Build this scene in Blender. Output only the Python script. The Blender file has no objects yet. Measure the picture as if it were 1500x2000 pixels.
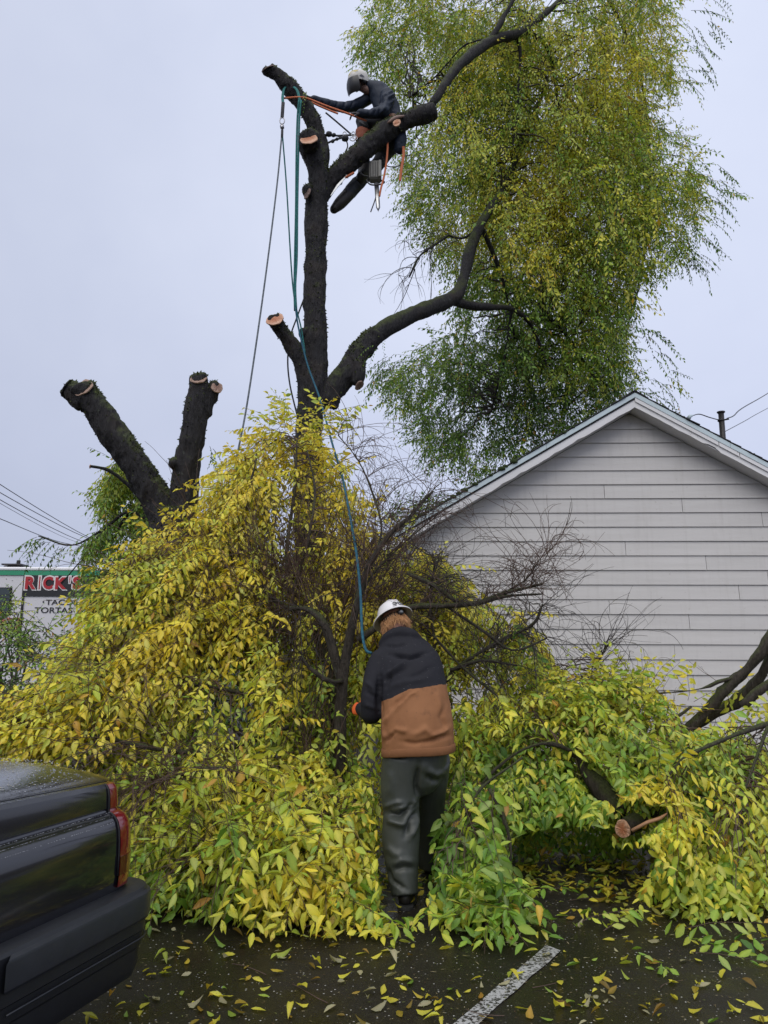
import bpy, math, random
import numpy as np
from mathutils import Vector, Matrix

rng = np.random.default_rng(7)
random.seed(7)
sc = bpy.context.scene
COL = sc.collection
rad = math.radians

# ------------------------------------------------------------------ camera, world, sun, exposure
PITCH, ROLL, CAMH, FPX = rad(10.4), rad(0.3), 1.5, 1506.0
cam_d = bpy.data.cameras.new('camera'); cam = bpy.data.objects.new('camera', cam_d); COL.objects.link(cam)
cam_d.sensor_fit = 'VERTICAL'; cam_d.sensor_height = 24.0; cam_d.lens = 24.0 * FPX / 2000.0
cam_d.clip_start = 0.05; cam_d.clip_end = 3000
cam.matrix_world = Matrix.Translation((0, 0, CAMH)) @ Matrix.Rotation(rad(90) + PITCH, 4, 'X') @ Matrix.Rotation(ROLL, 4, 'Z')
sc.camera = cam
CR, SR = math.cos(ROLL), math.sin(ROLL)
CP, SP = math.cos(PITCH), math.sin(PITCH)

def P(px, py, Y):
    """the world point seen at photo pixel (px, py) that stands Y metres ahead"""
    u, v = (px - 750) / FPX, (1000 - py) / FPX
    u, v = u * CR - v * SR, u * SR + v * CR
    d = (u, CP - v * SP, SP + v * CP)
    t = Y / d[1]
    return np.array((d[0] * t, Y, CAMH + d[2] * t))
def G(px, py, z=0.0):
    u, v = (px - 750) / FPX, (1000 - py) / FPX
    u, v = u * CR - v * SR, u * SR + v * CR
    d = np.array((u, CP - v * SP, SP + v * CP))
    t = (z - CAMH) / d[2]
    return np.array((d[0] * t, d[1] * t, z))
def M2P(p):
    """metres per photo pixel at a world point"""
    return (p[1] * CP + (p[2] - CAMH) * SP) / FPX
def project(V):
    V = np.asarray(V)
    x = V[:, 0]; y = V[:, 1]; z = V[:, 2] - CAMH
    dep = y * CP + z * SP; up = -y * SP + z * CP
    dep = np.maximum(dep, 0.01)
    u, v = x / dep, up / dep
    u, v = u * CR + v * SR, -u * SR + v * CR
    return 750 + u * FPX, 1000 - v * FPX, dep

class NT:
    """tiny node-tree helper"""
    def __init__(s, tree): s.t = tree; s.n = tree.nodes; s.l = tree.links
    def new(s, typ, **kw):
        n = s.n.new(typ)
        for k, v in kw.items(): setattr(n, k, v)
        return n
    def set(s, n, **kw):
        for k, v in kw.items():
            k = k.replace('_', ' ')
            if hasattr(v, 'is_linked') or isinstance(v, bpy.types.NodeSocket): s.l.new(v, n.inputs[k])
            else: n.inputs[k].default_value = v
        return n
    def link(s, a, b): s.l.new(a, b)
    def noise(s, vec, scale, detail=4, rough=0.55, out='Fac', dist=0):
        n = s.new('ShaderNodeTexNoise'); s.set(n, Scale=scale, Detail=detail, Roughness=rough, Distortion=dist)
        if vec is not None: s.link(vec, n.inputs['Vector'])
        return n.outputs[out]
    def ramp(s, fac, stops, interp='LINEAR'):
        n = s.new('ShaderNodeValToRGB'); cr = n.color_ramp; cr.interpolation = interp
        while len(cr.elements) < len(stops): cr.elements.new(0.5)
        for e, (p, c) in zip(cr.elements, stops):
            e.position = p; e.color = (*c, 1) if len(c) == 3 else c
        s.link(fac, n.inputs['Fac']); return n.outputs['Color']
    def mix(s, fac, a, b, mode='MIX'):
        n = s.new('ShaderNodeMix', data_type='RGBA', blend_type=mode)
        for k, v in ((0, fac), (6, a), (7, b)):
            if isinstance(v, bpy.types.NodeSocket): s.link(v, n.inputs[k])
            else: n.inputs[k].default_value = v if k == 0 else ((*v, 1) if len(v) == 3 else v)
        return n.outputs[2]
    def math(s, op, a, b=0.0, clamp=False):
        n = s.new('ShaderNodeMath', operation=op, use_clamp=clamp)
        for k, v in ((0, a), (1, b)):
            if isinstance(v, bpy.types.NodeSocket): s.link(v, n.inputs[k])
            else: n.inputs[k].default_value = v
        return n.outputs[0]
    def mrange(s, v, a, b, c=0.0, d=1.0):
        n = s.new('ShaderNodeMapRange'); s.link(v, n.inputs[0])
        for k, x in ((1, a), (2, b), (3, c), (4, d)): n.inputs[k].default_value = x
        return n.outputs[0]

world = bpy.data.worlds.new('World'); sc.world = world; world.use_nodes = True
w = NT(world.node_tree); world.node_tree.nodes.clear()
SUN_EL, SUN_AZ = rad(48), rad(200)     # behind the camera, very soft through the overcast
sky = w.new('ShaderNodeTexSky', sky_type='NISHITA', sun_disc=False); sky.sun_elevation = SUN_EL; sky.sun_rotation = SUN_AZ
tc = w.new('ShaderNodeTexCoord'); sep = w.new('ShaderNodeSeparateXYZ'); w.link(tc.outputs['Generated'], sep.inputs[0])
grad = w.ramp(w.mrange(sep.outputs['Z'], -0.1, 1.0), [(0.0, (.44, .46, .56)), (0.09, (.56, .60, .765)), (0.30, (.65, .705, .90)), (0.52, (.73, .79, .98)), (0.75, (.78, .84, 1.03)), (1.0, (1.5, 1.5, 1.55))])
cl = w.noise(tc.outputs['Generated'], 1.6, 5, 0.6)
cloud = w.mix(1.0, grad, w.ramp(cl, [(0.3, (.89, .90, .925)), (0.7, (1.075, 1.065, 1.045))]), 'MULTIPLY')
side = w.mrange(sep.outputs['X'], -0.5, 0.1, 0.84, 1.0)
cloud = w.mix(1.0, cloud, side, 'MULTIPLY')
nis = w.mix(1.0, sky.outputs[0], (0.1, 0.1, 0.1), 'MULTIPLY')
bg = w.new('ShaderNodeBackground'); w.link(w.mix(0.93, nis, cloud), bg.inputs['Color']); bg.inputs['Strength'].default_value = 1.0
wo = w.new('ShaderNodeOutputWorld'); w.link(bg.outputs[0], wo.inputs[0])

sun_d = bpy.data.lights.new('sun', 'SUN'); sun_d.energy = 1.5; sun_d.angle = rad(50); sun_d.color = (1, .95, .86)
sun = bpy.data.objects.new('sun', sun_d); COL.objects.link(sun)
sd = Vector((math.cos(SUN_EL) * math.sin(SUN_AZ), math.cos(SUN_EL) * math.cos(SUN_AZ), math.sin(SUN_EL)))
sun.rotation_euler = sd.to_track_quat('Z', 'Y').to_euler()
vs = sc.view_settings; vs.view_transform = 'Standard'; vs.look = 'None'; vs.exposure = 0.0; vs.gamma = 1.0; vs.use_curve_mapping = False
sc.cycles.max_bounces = 8; sc.cycles.diffuse_bounces = 2; sc.cycles.transparent_max_bounces = 6

# ------------------------------------------------------------------ numpy mesh helpers
def nrm(a):
    a = np.asarray(a, float); return a / (np.linalg.norm(a, axis=-1, keepdims=True) + 1e-12)
def _h(ix, iy, iz, s):
    n = (ix * 374761393 + iy * 668265263 + iz * 2147483647 + s * 974711) & 0xffffffff
    n = ((n ^ (n >> 13)) * 1274126177) & 0xffffffff
    n = n ^ (n >> 16)
    return (n & 0xffff) / 65535.0
def vnoise(V, scale, seed=0):
    Q = np.asarray(V, float) * scale + 1000.0
    I = np.floor(Q).astype(np.int64); F = Q - I; F = F * F * (3 - 2 * F)
    r = 0
    for dx in (0, 1):
        for dy in (0, 1):
            for dz in (0, 1):
                wgt = (F[:, 0] if dx else 1 - F[:, 0]) * (F[:, 1] if dy else 1 - F[:, 1]) * (F[:, 2] if dz else 1 - F[:, 2])
                r = r + wgt * _h(I[:, 0] + dx, I[:, 1] + dy, I[:, 2] + dz, seed)
    return r
def fbm(V, scale, octv=3, seed=0):
    r = 0; a = 1; t = 0
    for k in range(octv):
        r = r + a * vnoise(V, scale * 2 ** k, seed + k * 17); t += a; a *= 0.5
    return r / t

class MB:
    def __init__(s): s.v = []; s.f = []; s.n = 0
    def add(s, V, F):
        V = [tuple(map(float, p)) for p in V]
        s.v += V; s.f += [tuple(i + s.n for i in f) for f in F]; s.n += len(V); return s
    def box(s, c, h, R=None, bev=0.0):
        """box with centre c, half sizes h, optional 3x3 frame, optional chamfer"""
        c = np.array(c, float); h = np.array(h, float)
        R = np.eye(3) if R is None else np.array(R)
        if bev <= 0:
            V = [c + R @ (h * np.array((a, b, d))) for a in (-1, 1) for b in (-1, 1) for d in (-1, 1)]
            s.add(V, [(0, 1, 3, 2), (4, 6, 7, 5), (0, 4, 5, 1), (2, 3, 7, 6), (0, 2, 6, 4), (1, 5, 7, 3)])
        else:
            V = []; idx = {}
            for a in (-1, 1):
                for b in (-1, 1):
                    for d in (-1, 1):
                        for ax in range(3):
                            q = h * np.array((a, b, d)); sg = (a, b, d)
                            for k in range(3):
                                if k != ax: q[k] -= sg[k] * bev
                            idx[(a, b, d, ax)] = len(V); V.append(c + R @ q)
            F = []
            for ax in range(3):
                o = [k for k in range(3) if k != ax]
                for sg in (-1, 1):
                    f = []
                    for (p, q) in ((-1, -1), (1, -1), (1, 1), (-1, 1)):
                        t = [0, 0, 0]; t[ax] = sg; t[o[0]] = p; t[o[1]] = q; f.append(idx[(*t, ax)])
                    F.append(f)
            for ax in range(3):       # edges along ax
                o = [k for k in range(3) if k != ax]
                for p in (-1, 1):
                    for q in (-1, 1):
                        t0 = [0, 0, 0]; t0[o[0]] = p; t0[o[1]] = q
                        a_, b_ = list(t0), list(t0); a_[ax] = -1; b_[ax] = 1
                        F.append((idx[(*a_, o[0])], idx[(*b_, o[0])], idx[(*b_, o[1])], idx[(*a_, o[1])]))
            for a in (-1, 1):
                for b in (-1, 1):
                    for d in (-1, 1): F.append([idx[(a, b, d, k)] for k in range(3)])
            s.add(V, F)
        return s
    def loft(s, pts, rx, ry=None, up=(0, 0, 1), n=12, cap=True, sq=2.0):
        """tube along pts with elliptical sections; up = rough direction of the ry axis"""
        pts = np.array(pts, float); m = len(pts)
        rx = np.broadcast_to(np.array(rx, float), (m,)); ry = rx if ry is None else np.broadcast_to(np.array(ry, float), (m,))
        T = np.gradient(pts, axis=0) if m > 1 else np.array([[0, 0, 1.]]); T = nrm(T)
        U = np.array(up, float)
        th = np.arange(n) * 2 * math.pi / n
        cx, cy = np.cos(th), np.sin(th)
        if sq != 2.0:
            cx = np.sign(cx) * np.abs(cx) ** (2 / sq); cy = np.sign(cy) * np.abs(cy) ** (2 / sq)
        V = []
        prev = None
        for i in range(m):
            t = T[i]
            b = U - t * (U @ t) if prev is None else prev - t * (prev @ t)
            if np.linalg.norm(b) < 1e-4:
                b = np.array((1, 0, 0.)) - t * t[0]
            b = b / np.linalg.norm(b); prev = b
            a = np.cross(b, t)
            V += list(pts[i] + np.outer(cx * rx[i], a) + np.outer(cy * ry[i], b))
        F = [(i * n + j, i * n + (j + 1) % n, (i + 1) * n + (j + 1) % n, (i + 1) * n + j) for i in range(m - 1) for j in range(n)]
        if cap:
            k = len(V); V.append(pts[0]); V.append(pts[-1])
            F += [(k, (j + 1) % n, j) for j in range(n)] + [(k + 1, (m - 1) * n + j, (m - 1) * n + (j + 1) % n) for j in range(n)]
        return s.add(V, F)
    def capsule(s, pts, r, n=12, ry=None, up=(0, 0, 1)):
        """loft with rounded ends"""
        pts = np.array(pts, float); r = np.broadcast_to(np.array(r, float), (len(pts),)).copy()
        ry = r if ry is None else np.broadcast_to(np.array(ry, float), (len(pts),))
        t0 = nrm(pts[0] - pts[1]); t1 = nrm(pts[-1] - pts[-2])
        P2, R2, Y2 = [], [], []
        for a in (0.98, 0.8, 0.45):
            P2.append(pts[0] + t0 * r[0] * a); R2.append(r[0] * math.sqrt(1 - a * a)); Y2.append(ry[0] * math.sqrt(1 - a * a))
        P2 += list(pts); R2 += list(r); Y2 += list(ry)
        for a in (0.45, 0.8, 0.98):
            P2.append(pts[-1] + t1 * r[-1] * a); R2.append(r[-1] * math.sqrt(1 - a * a)); Y2.append(ry[-1] * math.sqrt(1 - a * a))
        return s.loft(P2, R2, Y2, up=up, n=n)
    def ball(s, c, r, n=14, m=9, R=None):
        c = np.array(c, float); r = np.broadcast_to(np.array(r, float), (3,)); R = np.eye(3) if R is None else R
        V = [c + R @ (r * np.array((math.sin(a) * math.cos(b), math.sin(a) * math.sin(b), math.cos(a))))
             for a in np.linspace(0.02, math.pi - 0.02, m) for b in np.arange(n) * 2 * math.pi / n]
        F = [(i * n + j, (i + 1) * n + j, (i + 1) * n + (j + 1) % n, i * n + (j + 1) % n) for i in range(m - 1) for j in range(n)]
        F += [tuple(range(n)), tuple((m - 1) * n + j for j in reversed(range(n)))]
        return s.add(V, F)
    def prism(s, poly, d):
        """polygon (list of 3-D points) extruded by vector d"""
        n = len(poly); poly = np.array(poly, float); d = np.array(d, float)
        return s.add(list(poly) + list(poly + d), [tuple(range(n))[::-1], tuple(range(n, 2 * n))] + [(i, (i + 1) % n, n + (i + 1) % n, n + i) for i in range(n)])
    def mesh(s, name, smooth=False):
        me = bpy.data.meshes.new(name); me.from_pydata(s.v, [], s.f); me.update()
        if smooth: me.polygons.foreach_set('use_smooth', [True] * len(me.polygons))
        return me
    def build(s, name, mat, parent=None, smooth=False, **props):
        return link_obj(name, s.mesh(name, smooth), mat, parent, **props)

def link_obj(name, me, mat, parent=None, **props):
    if mat is not None:
        me.materials.clear()
        for m_ in (mat if isinstance(mat, (list, tuple)) else [mat]): me.materials.append(m_)
    o = bpy.data.objects.new(name, me); COL.objects.link(o)
    if parent is not None:
        o.parent = parent
        o.matrix_parent_inverse = world_of(parent).inverted()
    for k, v in props.items(): o[k] = v
    return o
def world_of(o):
    m = o.matrix_basis.copy()
    if o.parent: m = world_of(o.parent) @ o.matrix_parent_inverse @ m
    return m
def thing(name, label, cat, loc=(0, 0, 0), group=None):
    o = bpy.data.objects.new(name, None); COL.objects.link(o); o.location = [float(c) for c in loc]; o.empty_display_size = 0.1
    o['label'] = label; o['category'] = cat
    if group: o['group'] = group
    return o
def tag(o, label, cat, group=None, kind=None):
    o['label'] = label; o['category'] = cat
    if group: o['group'] = group
    if kind: o['kind'] = kind
    return o
def recalc(me):
    import bmesh
    bm = bmesh.new(); bm.from_mesh(me); bmesh.ops.recalc_face_normals(bm, faces=bm.faces); bm.to_mesh(me); bm.free()
def remesh(mb, voxel, smooth=4, factor=0.5):
    """join overlapping closed shapes into one continuous surface; returns (V, mesh)"""
    me = mb.mesh('tmp'); recalc(me)
    o = bpy.data.objects.new('tmp', me); COL.objects.link(o)
    m = o.modifiers.new('r', 'REMESH'); m.mode = 'VOXEL'; m.voxel_size = voxel
    if smooth:
        s_ = o.modifiers.new('s', 'SMOOTH'); s_.iterations = smooth; s_.factor = factor
    dg = bpy.context.evaluated_depsgraph_get(); dg.update()
    out = bpy.data.meshes.new_from_object(o.evaluated_get(dg))
    bpy.data.objects.remove(o)
    out.polygons.foreach_set('use_smooth', [True] * len(out.polygons))
    return out
def getV(me):
    a = np.empty(len(me.vertices) * 3, np.float32); me.vertices.foreach_get('co', a); return a.reshape(-1, 3).astype(float)
def getN(me):
    a = np.empty(len(me.vertices) * 3, np.float32); me.vertices.foreach_get('normal', a); return a.reshape(-1, 3).astype(float)
def setV(me, V):
    me.vertices.foreach_set('co', V.astype(np.float32).ravel()); me.update()
def crease(V, N, a, b, amp, wdt):
    """raise (amp>0) or sink a soft fold along the segment a-b"""
    a = np.array(a, float); b = np.array(b, float); ab = b - a
    t = np.clip(((V - a) @ ab) / (ab @ ab), 0, 1)
    d = np.linalg.norm(V - (a + t[:, None] * ab), axis=1)
    fade = 1 - (2 * np.abs(t - 0.5)) ** 4
    return V + N * (amp * np.exp(-(d / wdt) ** 2) * fade)[:, None]

def fast_mesh(name, V, F, colors=None, smooth=False):
    """V (n,3), F (m,3) triangles, colors (n,3)"""
    me = bpy.data.meshes.new(name); n, m = len(V), len(F)
    me.vertices.add(n); me.vertices.foreach_set('co', np.ascontiguousarray(V, dtype=np.float32).ravel())
    me.loops.add(m * 3); me.loops.foreach_set('vertex_index', np.ascontiguousarray(F, dtype=np.int32).ravel())
    me.polygons.add(m); me.polygons.foreach_set('loop_start', np.arange(0, m * 3, 3, dtype=np.int32))
    me.polygons.foreach_set('loop_total', np.full(m, 3, np.int32))
    if smooth: me.polygons.foreach_set('use_smooth', np.ones(m, bool))
    me.update(calc_edges=True)
    if colors is not None:
        at = me.color_attributes.new('leafcol', 'FLOAT_COLOR', 'POINT')
        c = np.ones((n, 4), np.float32); c[:, :3] = colors; at.data.foreach_set('color', c.ravel())
    return me

def spline(pts, n, extra=None):
    """Catmull-Rom through pts -> n samples"""
    pts = np.array(pts, float); m = len(pts)
    Q = np.vstack([2 * pts[0] - pts[1], pts, 2 * pts[-1] - pts[-2]])
    t = np.linspace(0, m - 1 - 1e-9, n); i = t.astype(int); f = (t - i)[:, None]
    p0, p1, p2, p3 = Q[i], Q[i + 1], Q[i + 2], Q[i + 3]
    return 0.5 * ((2 * p1) + (-p0 + p2) * f + (2 * p0 - 5 * p1 + 4 * p2 - p3) * f ** 2 + (-p0 + 3 * p1 - 3 * p2 + p3) * f ** 3)

def tubes_fast(paths, radii, sides=3):
    """paths (k, m, 3), radii (k, m) -> V, F triangles"""
    paths = np.asarray(paths); k, m, _ = paths.shape
    T = nrm(np.gradient(paths, axis=1))
    A = np.cross(T, np.array((0.31, 0.22, 0.92))); A = nrm(A); B = np.cross(T, A)
    th = np.arange(sides) * 2 * math.pi / sides
    V = paths[:, :, None, :] + radii[:, :, None, None] * (np.cos(th)[None, None, :, None] * A[:, :, None, :] + np.sin(th)[None, None, :, None] * B[:, :, None, :])
    base = (np.arange(k) * m * sides)[:, None, None, None]
    i = np.arange(m - 1)[None, :, None]; j = np.arange(sides)[None, None, :]; j2 = (j + 1) % sides
    a = i * sides + j; b = i * sides + j2; c = (i + 1) * sides + j2; d = (i + 1) * sides + j
    F = np.stack([np.stack([a, b, c], -1), np.stack([a, c, d], -1)], -2).reshape(1, -1, 3) + np.arange(k)[:, None, None] * m * sides
    return V.reshape(-1, 3), F.reshape(-1, 3)

# ------------------------------------------------------------------ materials
def material(name):
    m = bpy.data.materials.new(name); m.use_nodes = True; t = NT(m.node_tree)
    b = m.node_tree.nodes['Principled BSDF']
    return m, t, b
def plain(name, col, rough=0.6, spec=0.5, metal=0.0, var=0.12, scale=12, bump=0.0, bscale=60, coat=0.0):
    m, t, b = material(name)
    tc = t.new('ShaderNodeTexCoord').outputs['Object']
    n = t.noise(tc, scale, 5, 0.6)
    c = t.mix(n, tuple(x * (1 - var) for x in col), tuple(min(1, x * (1 + var)) for x in col))
    t.link(c, b.inputs['Base Color'])
    r = t.mrange(t.noise(tc, scale * 2.3, 3), 0.3, 0.7, rough * 0.85, min(1, rough * 1.15)); t.link(r, b.inputs['Roughness'])
    b.inputs['Metallic'].default_value = metal; b.inputs['Specular IOR Level'].default_value = spec; b.inputs['Coat Weight'].default_value = coat
    if bump:
        bn = t.new('ShaderNodeBump'); t.link(t.noise(tc, bscale, 4), bn.inputs['Height']); bn.inputs['Strength'].default_value = bump; bn.inputs['Distance'].default_value = 0.01
        t.link(bn.outputs[0], b.inputs['Normal'])
    return m

def leaf_material(name, objcol=False, trans=0.40):
    m, t, b = material(name)
    if objcol:
        base = t.mix(1.0, t.new('ShaderNodeObjectInfo').outputs['Color'], t.new('ShaderNodeVertexColor', layer_name='leafcol').outputs['Color'], 'MULTIPLY')
    else:
        base = t.new('ShaderNodeVertexColor', layer_name='leafcol').outputs['Color']
    tcn = t.new('ShaderNodeTexCoord').outputs['Object']
    spots = t.ramp(t.noise(tcn, 95 if not objcol else 7, 3), [(0.30, (.50, .36, .22)), (0.40, (1, 1, 1))])
    base = t.mix(1.0, base, spots, 'MULTIPLY')
    t.link(base, b.inputs['Base Color']); b.inputs['Roughness'].default_value = 0.42; b.inputs['Specular IOR Level'].default_value = 0.45
    tr = t.new('ShaderNodeBsdfTranslucent'); t.link(t.mix(1.0, base, (1.0, .98, .6), 'MULTIPLY'), tr.inputs['Color'])
    mx = t.new('ShaderNodeMixShader'); mx.inputs[0].default_value = trans
    t.link(b.outputs[0], mx.inputs[1]); t.link(tr.outputs[0], mx.inputs[2])
    t.link(mx.outputs[0], m.node_tree.nodes['Material Output'].inputs[0])
    return m

def bark_material(name, c1=(.008, .007, .008), c2=(.036, .034, .038), moss=0.6):
    m, t, b = material(name)
    tc = t.new('ShaderNodeTexCoord').outputs['Object']
    mp = t.new('ShaderNodeMapping'); t.link(tc, mp.inputs[0]); mp.inputs['Scale'].default_value = (1, 1, 0.28)
    n = t.noise(mp.outputs[0], 42, 6, 0.7)
    c = t.ramp(n, [(0.32, c1), (0.68, c2)])
    c = t.mix(t.mrange(t.noise(tc, 3.1, 4, .6), .52, .66, 0, .4), c, (.050, .038, .032))
    g = t.new('ShaderNodeNewGeometry'); sx = t.new('ShaderNodeSeparateXYZ'); t.link(g.outputs['Normal'], sx.inputs[0])
    mo = t.math('ADD', t.math('MULTIPLY', sx.outputs['Z'], 0.55), t.noise(tc, 5, 5, 0.6))
    mk = t.mrange(mo, 0.62, 0.86, 0, moss)
    mc = t.ramp(t.noise(tc, 70, 3), [(0.3, (.03, .042, .010)), (0.7, (.10, .13, .022))])
    c = t.mix(mk, c, mc)
    lich = t.mrange(t.noise(tc, 24, 3, 0.5), 0.66, 0.72, 0, 0.35)
    c = t.mix(lich, c, (.13, .15, .12))
    t.link(c, b.inputs['Base Color']); b.inputs['Roughness'].default_value = 0.75; b.inputs['Specular IOR Level'].default_value = 0.35
    bn = t.new('ShaderNodeBump'); t.link(n, bn.inputs['Height']); bn.inputs['Strength'].default_value = 1.0; bn.inputs['Distance'].default_value = 0.035
    t.link(bn.outputs[0], b.inputs['Normal'])
    return m

M = {}
M['leaf'] = leaf_material('leaf_blade')
M['leaf_single'] = leaf_material('leaf_blade_single', True)
M['bark'] = bark_material('wet_bark')
M['bark_lichen'] = bark_material('lichen_bark', (.022, .018, .014), (.085, .07, .055), 0.6)
M['twig'] = plain('twig_bark', (.085, .050, .036), 0.6, var=.4, scale=30)
M['twig_dark'] = plain('twig_bark_dark', (.030, .022, .019), 0.6, var=.4, scale=30)

def wood_material(name, c1, c2, c3):
    m, t, b = material(name)
    tc = t.new('ShaderNodeTexCoord').outputs['Generated']
    mp = t.new('ShaderNodeMapping'); t.link(tc, mp.inputs[0]); mp.inputs['Location'].default_value = (-.5, -.5, -.5)
    ln = t.new('ShaderNodeVectorMath', operation='LENGTH'); t.link(mp.outputs[0], ln.inputs[0])
    rr = t.math('ADD', ln.outputs['Value'], t.math('MULTIPLY', t.noise(tc, 6, 4), 0.18))
    w_ = t.math('SINE', t.math('MULTIPLY', rr, 62.0))
    c = t.ramp(rr, [(0.12, c1), (0.42, c2), (0.60, c3)])
    c = t.mix(t.mrange(w_, -1, 1, 0, .3), c, tuple(x * .5 for x in c1))
    c = t.mix(t.mrange(t.noise(tc, 14, 4), 0.5, 0.7, 0, .5), c, tuple(x * .45 for x in c2))
    t.link(c, b.inputs['Base Color']); b.inputs['Roughness'].default_value = .6
    return m
M['cut_fresh'] = wood_material('fresh_cut_wood', (.42, .13, .05), (.52, .24, .13), (.66, .40, .27))
M['cut_old'] = wood_material('weathered_cut_wood', (.12, .07, .05), (.20, .125, .10), (.26, .17, .14))
M['cut_mid'] = wood_material('greyed_cut_wood', (.20, .10, .07), (.30, .18, .13), (.36, .24, .18))

# siding
def siding():
    m, t, b = material('painted_siding')
    tc = t.new('ShaderNodeTexCoord').outputs['Object']
    mp = t.new('ShaderNodeMapping'); t.link(tc, mp.inputs[0]); mp.inputs['Scale'].default_value = (0.35, 1, 4)
    oi = t.new('ShaderNodeObjectInfo').outputs['Random']
    c = t.ramp(t.noise(mp.outputs[0], 3, 5, .6), [(0.25, (.55, .53, .51)), (0.75, (.625, .605, .585))])
    c = t.mix(1.0, c, t.ramp(oi, [(0, (.955, .955, .96)), (1, (1.0, 1.0, 1.0))]), 'MULTIPLY')
    dirt = t.mrange(t.noise(tc, 17, 3, .45), 0.70, 0.78, 0, .45)
    c = t.mix(dirt, c, (.33, .30, .27))
    st = t.new('ShaderNodeMapping'); t.link(tc, st.inputs[0]); st.inputs['Scale'].default_value = (6, 6, .35)
    c = t.mix(t.mrange(t.noise(st.outputs[0], 2.2, 4, .6), .52, .76, 0, .30), c, (.40, .38, .35))
    t.link(c, b.inputs['Base Color']); b.inputs['Roughness'].default_value = .5
    bn = t.new('ShaderNodeBump'); t.link(t.noise(mp.outputs[0], 30, 3), bn.inputs['Height']); bn.inputs['Strength'].default_value = .12; bn.inputs['Distance'].default_value = .01
    t.link(bn.outputs[0], b.inputs['Normal'])
    return m
M['siding'] = siding()
def peeling(name, paint, bare, thr=.62):
    m, t, b = material(name)
    tc = t.new('ShaderNodeTexCoord').outputs['Object']
    k = t.mrange(t.noise(tc, 7, 6, .7), thr, thr + .02, 0, 1)
    c = t.mix(t.noise(tc, 2, 4), tuple(x * .9 for x in paint), paint)
    c = t.mix(k, c, bare)
    t.link(c, b.inputs['Base Color']); b.inputs['Roughness'].default_value = .55
    bn = t.new('ShaderNodeBump'); t.link(k, bn.inputs['Height']); bn.inputs['Strength'].default_value = .5; bn.inputs['Distance'].default_value = -.003
    t.link(bn.outputs[0], b.inputs['Normal'])
    return m
M['fascia'] = peeling('peeling_white_paint', (.80, .79, .80), (.33, .29, .26), .66)
M['soffit'] = plain('soffit_paint', (.66, .65, .66), .6, var=.06)
M['drip'] = plain('blue_grey_drip_metal', (.56, .66, .70), .4, var=.08, scale=6)
M['shingle'] = plain('asphalt_shingle', (.045, .045, .05), .9, var=.35, scale=60, bump=.5)
M['moss'] = plain('moss', (.035, .055, .014), .95, var=.5, scale=30, bump=.8, bscale=80)
M['black_gap'] = plain('black_trim', (.014, .014, .016), .7)

# wet asphalt
def asphalt():
    m, t, b = material('wet_asphalt')
    tc = t.new('ShaderNodeTexCoord').outputs['Object']
    big = t.noise(tc, 0.9, 5, .6)
    c = t.ramp(big, [(0.3, (.010, .009, .007)), (0.7, (.022, .018, .013))])
    v = t.new('ShaderNodeTexVoronoi'); t.link(tc, v.inputs['Vector']); v.inputs['Scale'].default_value = 62
    stone = t.mrange(v.outputs['Distance'], 0.18, 0.30, 1, 0)
    sel = t.new('ShaderNodeSeparateColor'); t.link(v.outputs['Color'], sel.inputs[0])
    light = t.math('MULTIPLY', stone, t.mrange(sel.outputs['Red'], .90, .92, 0, 1))
    mid = t.math('MULTIPLY', stone, t.mrange(sel.outputs['Green'], .6, .7, 0, .55))
    c = t.mix(mid, c, (.05, .046, .038)); c = t.mix(light, c, (.42, .41, .38))
    fine = t.noise(tc, 160, 3, .6)
    c = t.mix(t.mrange(fine, .56, .72, 0, .5), c, (.06, .055, .046))
    t.link(c, b.inputs['Base Color'])
    wet = t.noise(tc, 1.7, 4, .55)
    r = t.mrange(wet, .40, .60, .14, .52); t.link(r, b.inputs['Roughness'])
    h = t.math('ADD', t.math('MULTIPLY', stone, .5), t.math('MULTIPLY', fine, .8))
    bn = t.new('ShaderNodeBump'); t.link(h, bn.inputs['Height']); t.link(t.mrange(wet, .36, .60, .25, .85), bn.inputs['Strength']); bn.inputs['Distance'].default_value = .004
    t.link(bn.outputs[0], b.inputs['Normal']); b.inputs['Specular IOR Level'].default_value = .22
    return m
M['asphalt'] = asphalt()
def paintline():
    m, t, b = material('worn_road_paint')
    tc = t.new('ShaderNodeTexCoord').outputs['Object']
    n = t.noise(tc, 60, 4, .8); e = t.noise(tc, 9, 3)
    k = t.mrange(t.math('ADD', n, t.math('MULTIPLY', e, .18)), .56, .60, 0, 1)
    c = t.mix(k, (.022, .020, .017), (.38, .38, .37))
    t.link(c, b.inputs['Base Color']); b.inputs['Roughness'].default_value = .45
    bn = t.new('ShaderNodeBump'); t.link(n, bn.inputs['Height']); bn.inputs['Strength'].default_value = .5; bn.inputs['Distance'].default_value = .003
    t.link(bn.outputs[0], b.inputs['Normal'])
    return m
M['paintline'] = paintline()
M['soil'] = plain('soil_verge', (.03, .024, .016), .9, var=.4, scale=8, bump=.8)

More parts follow.
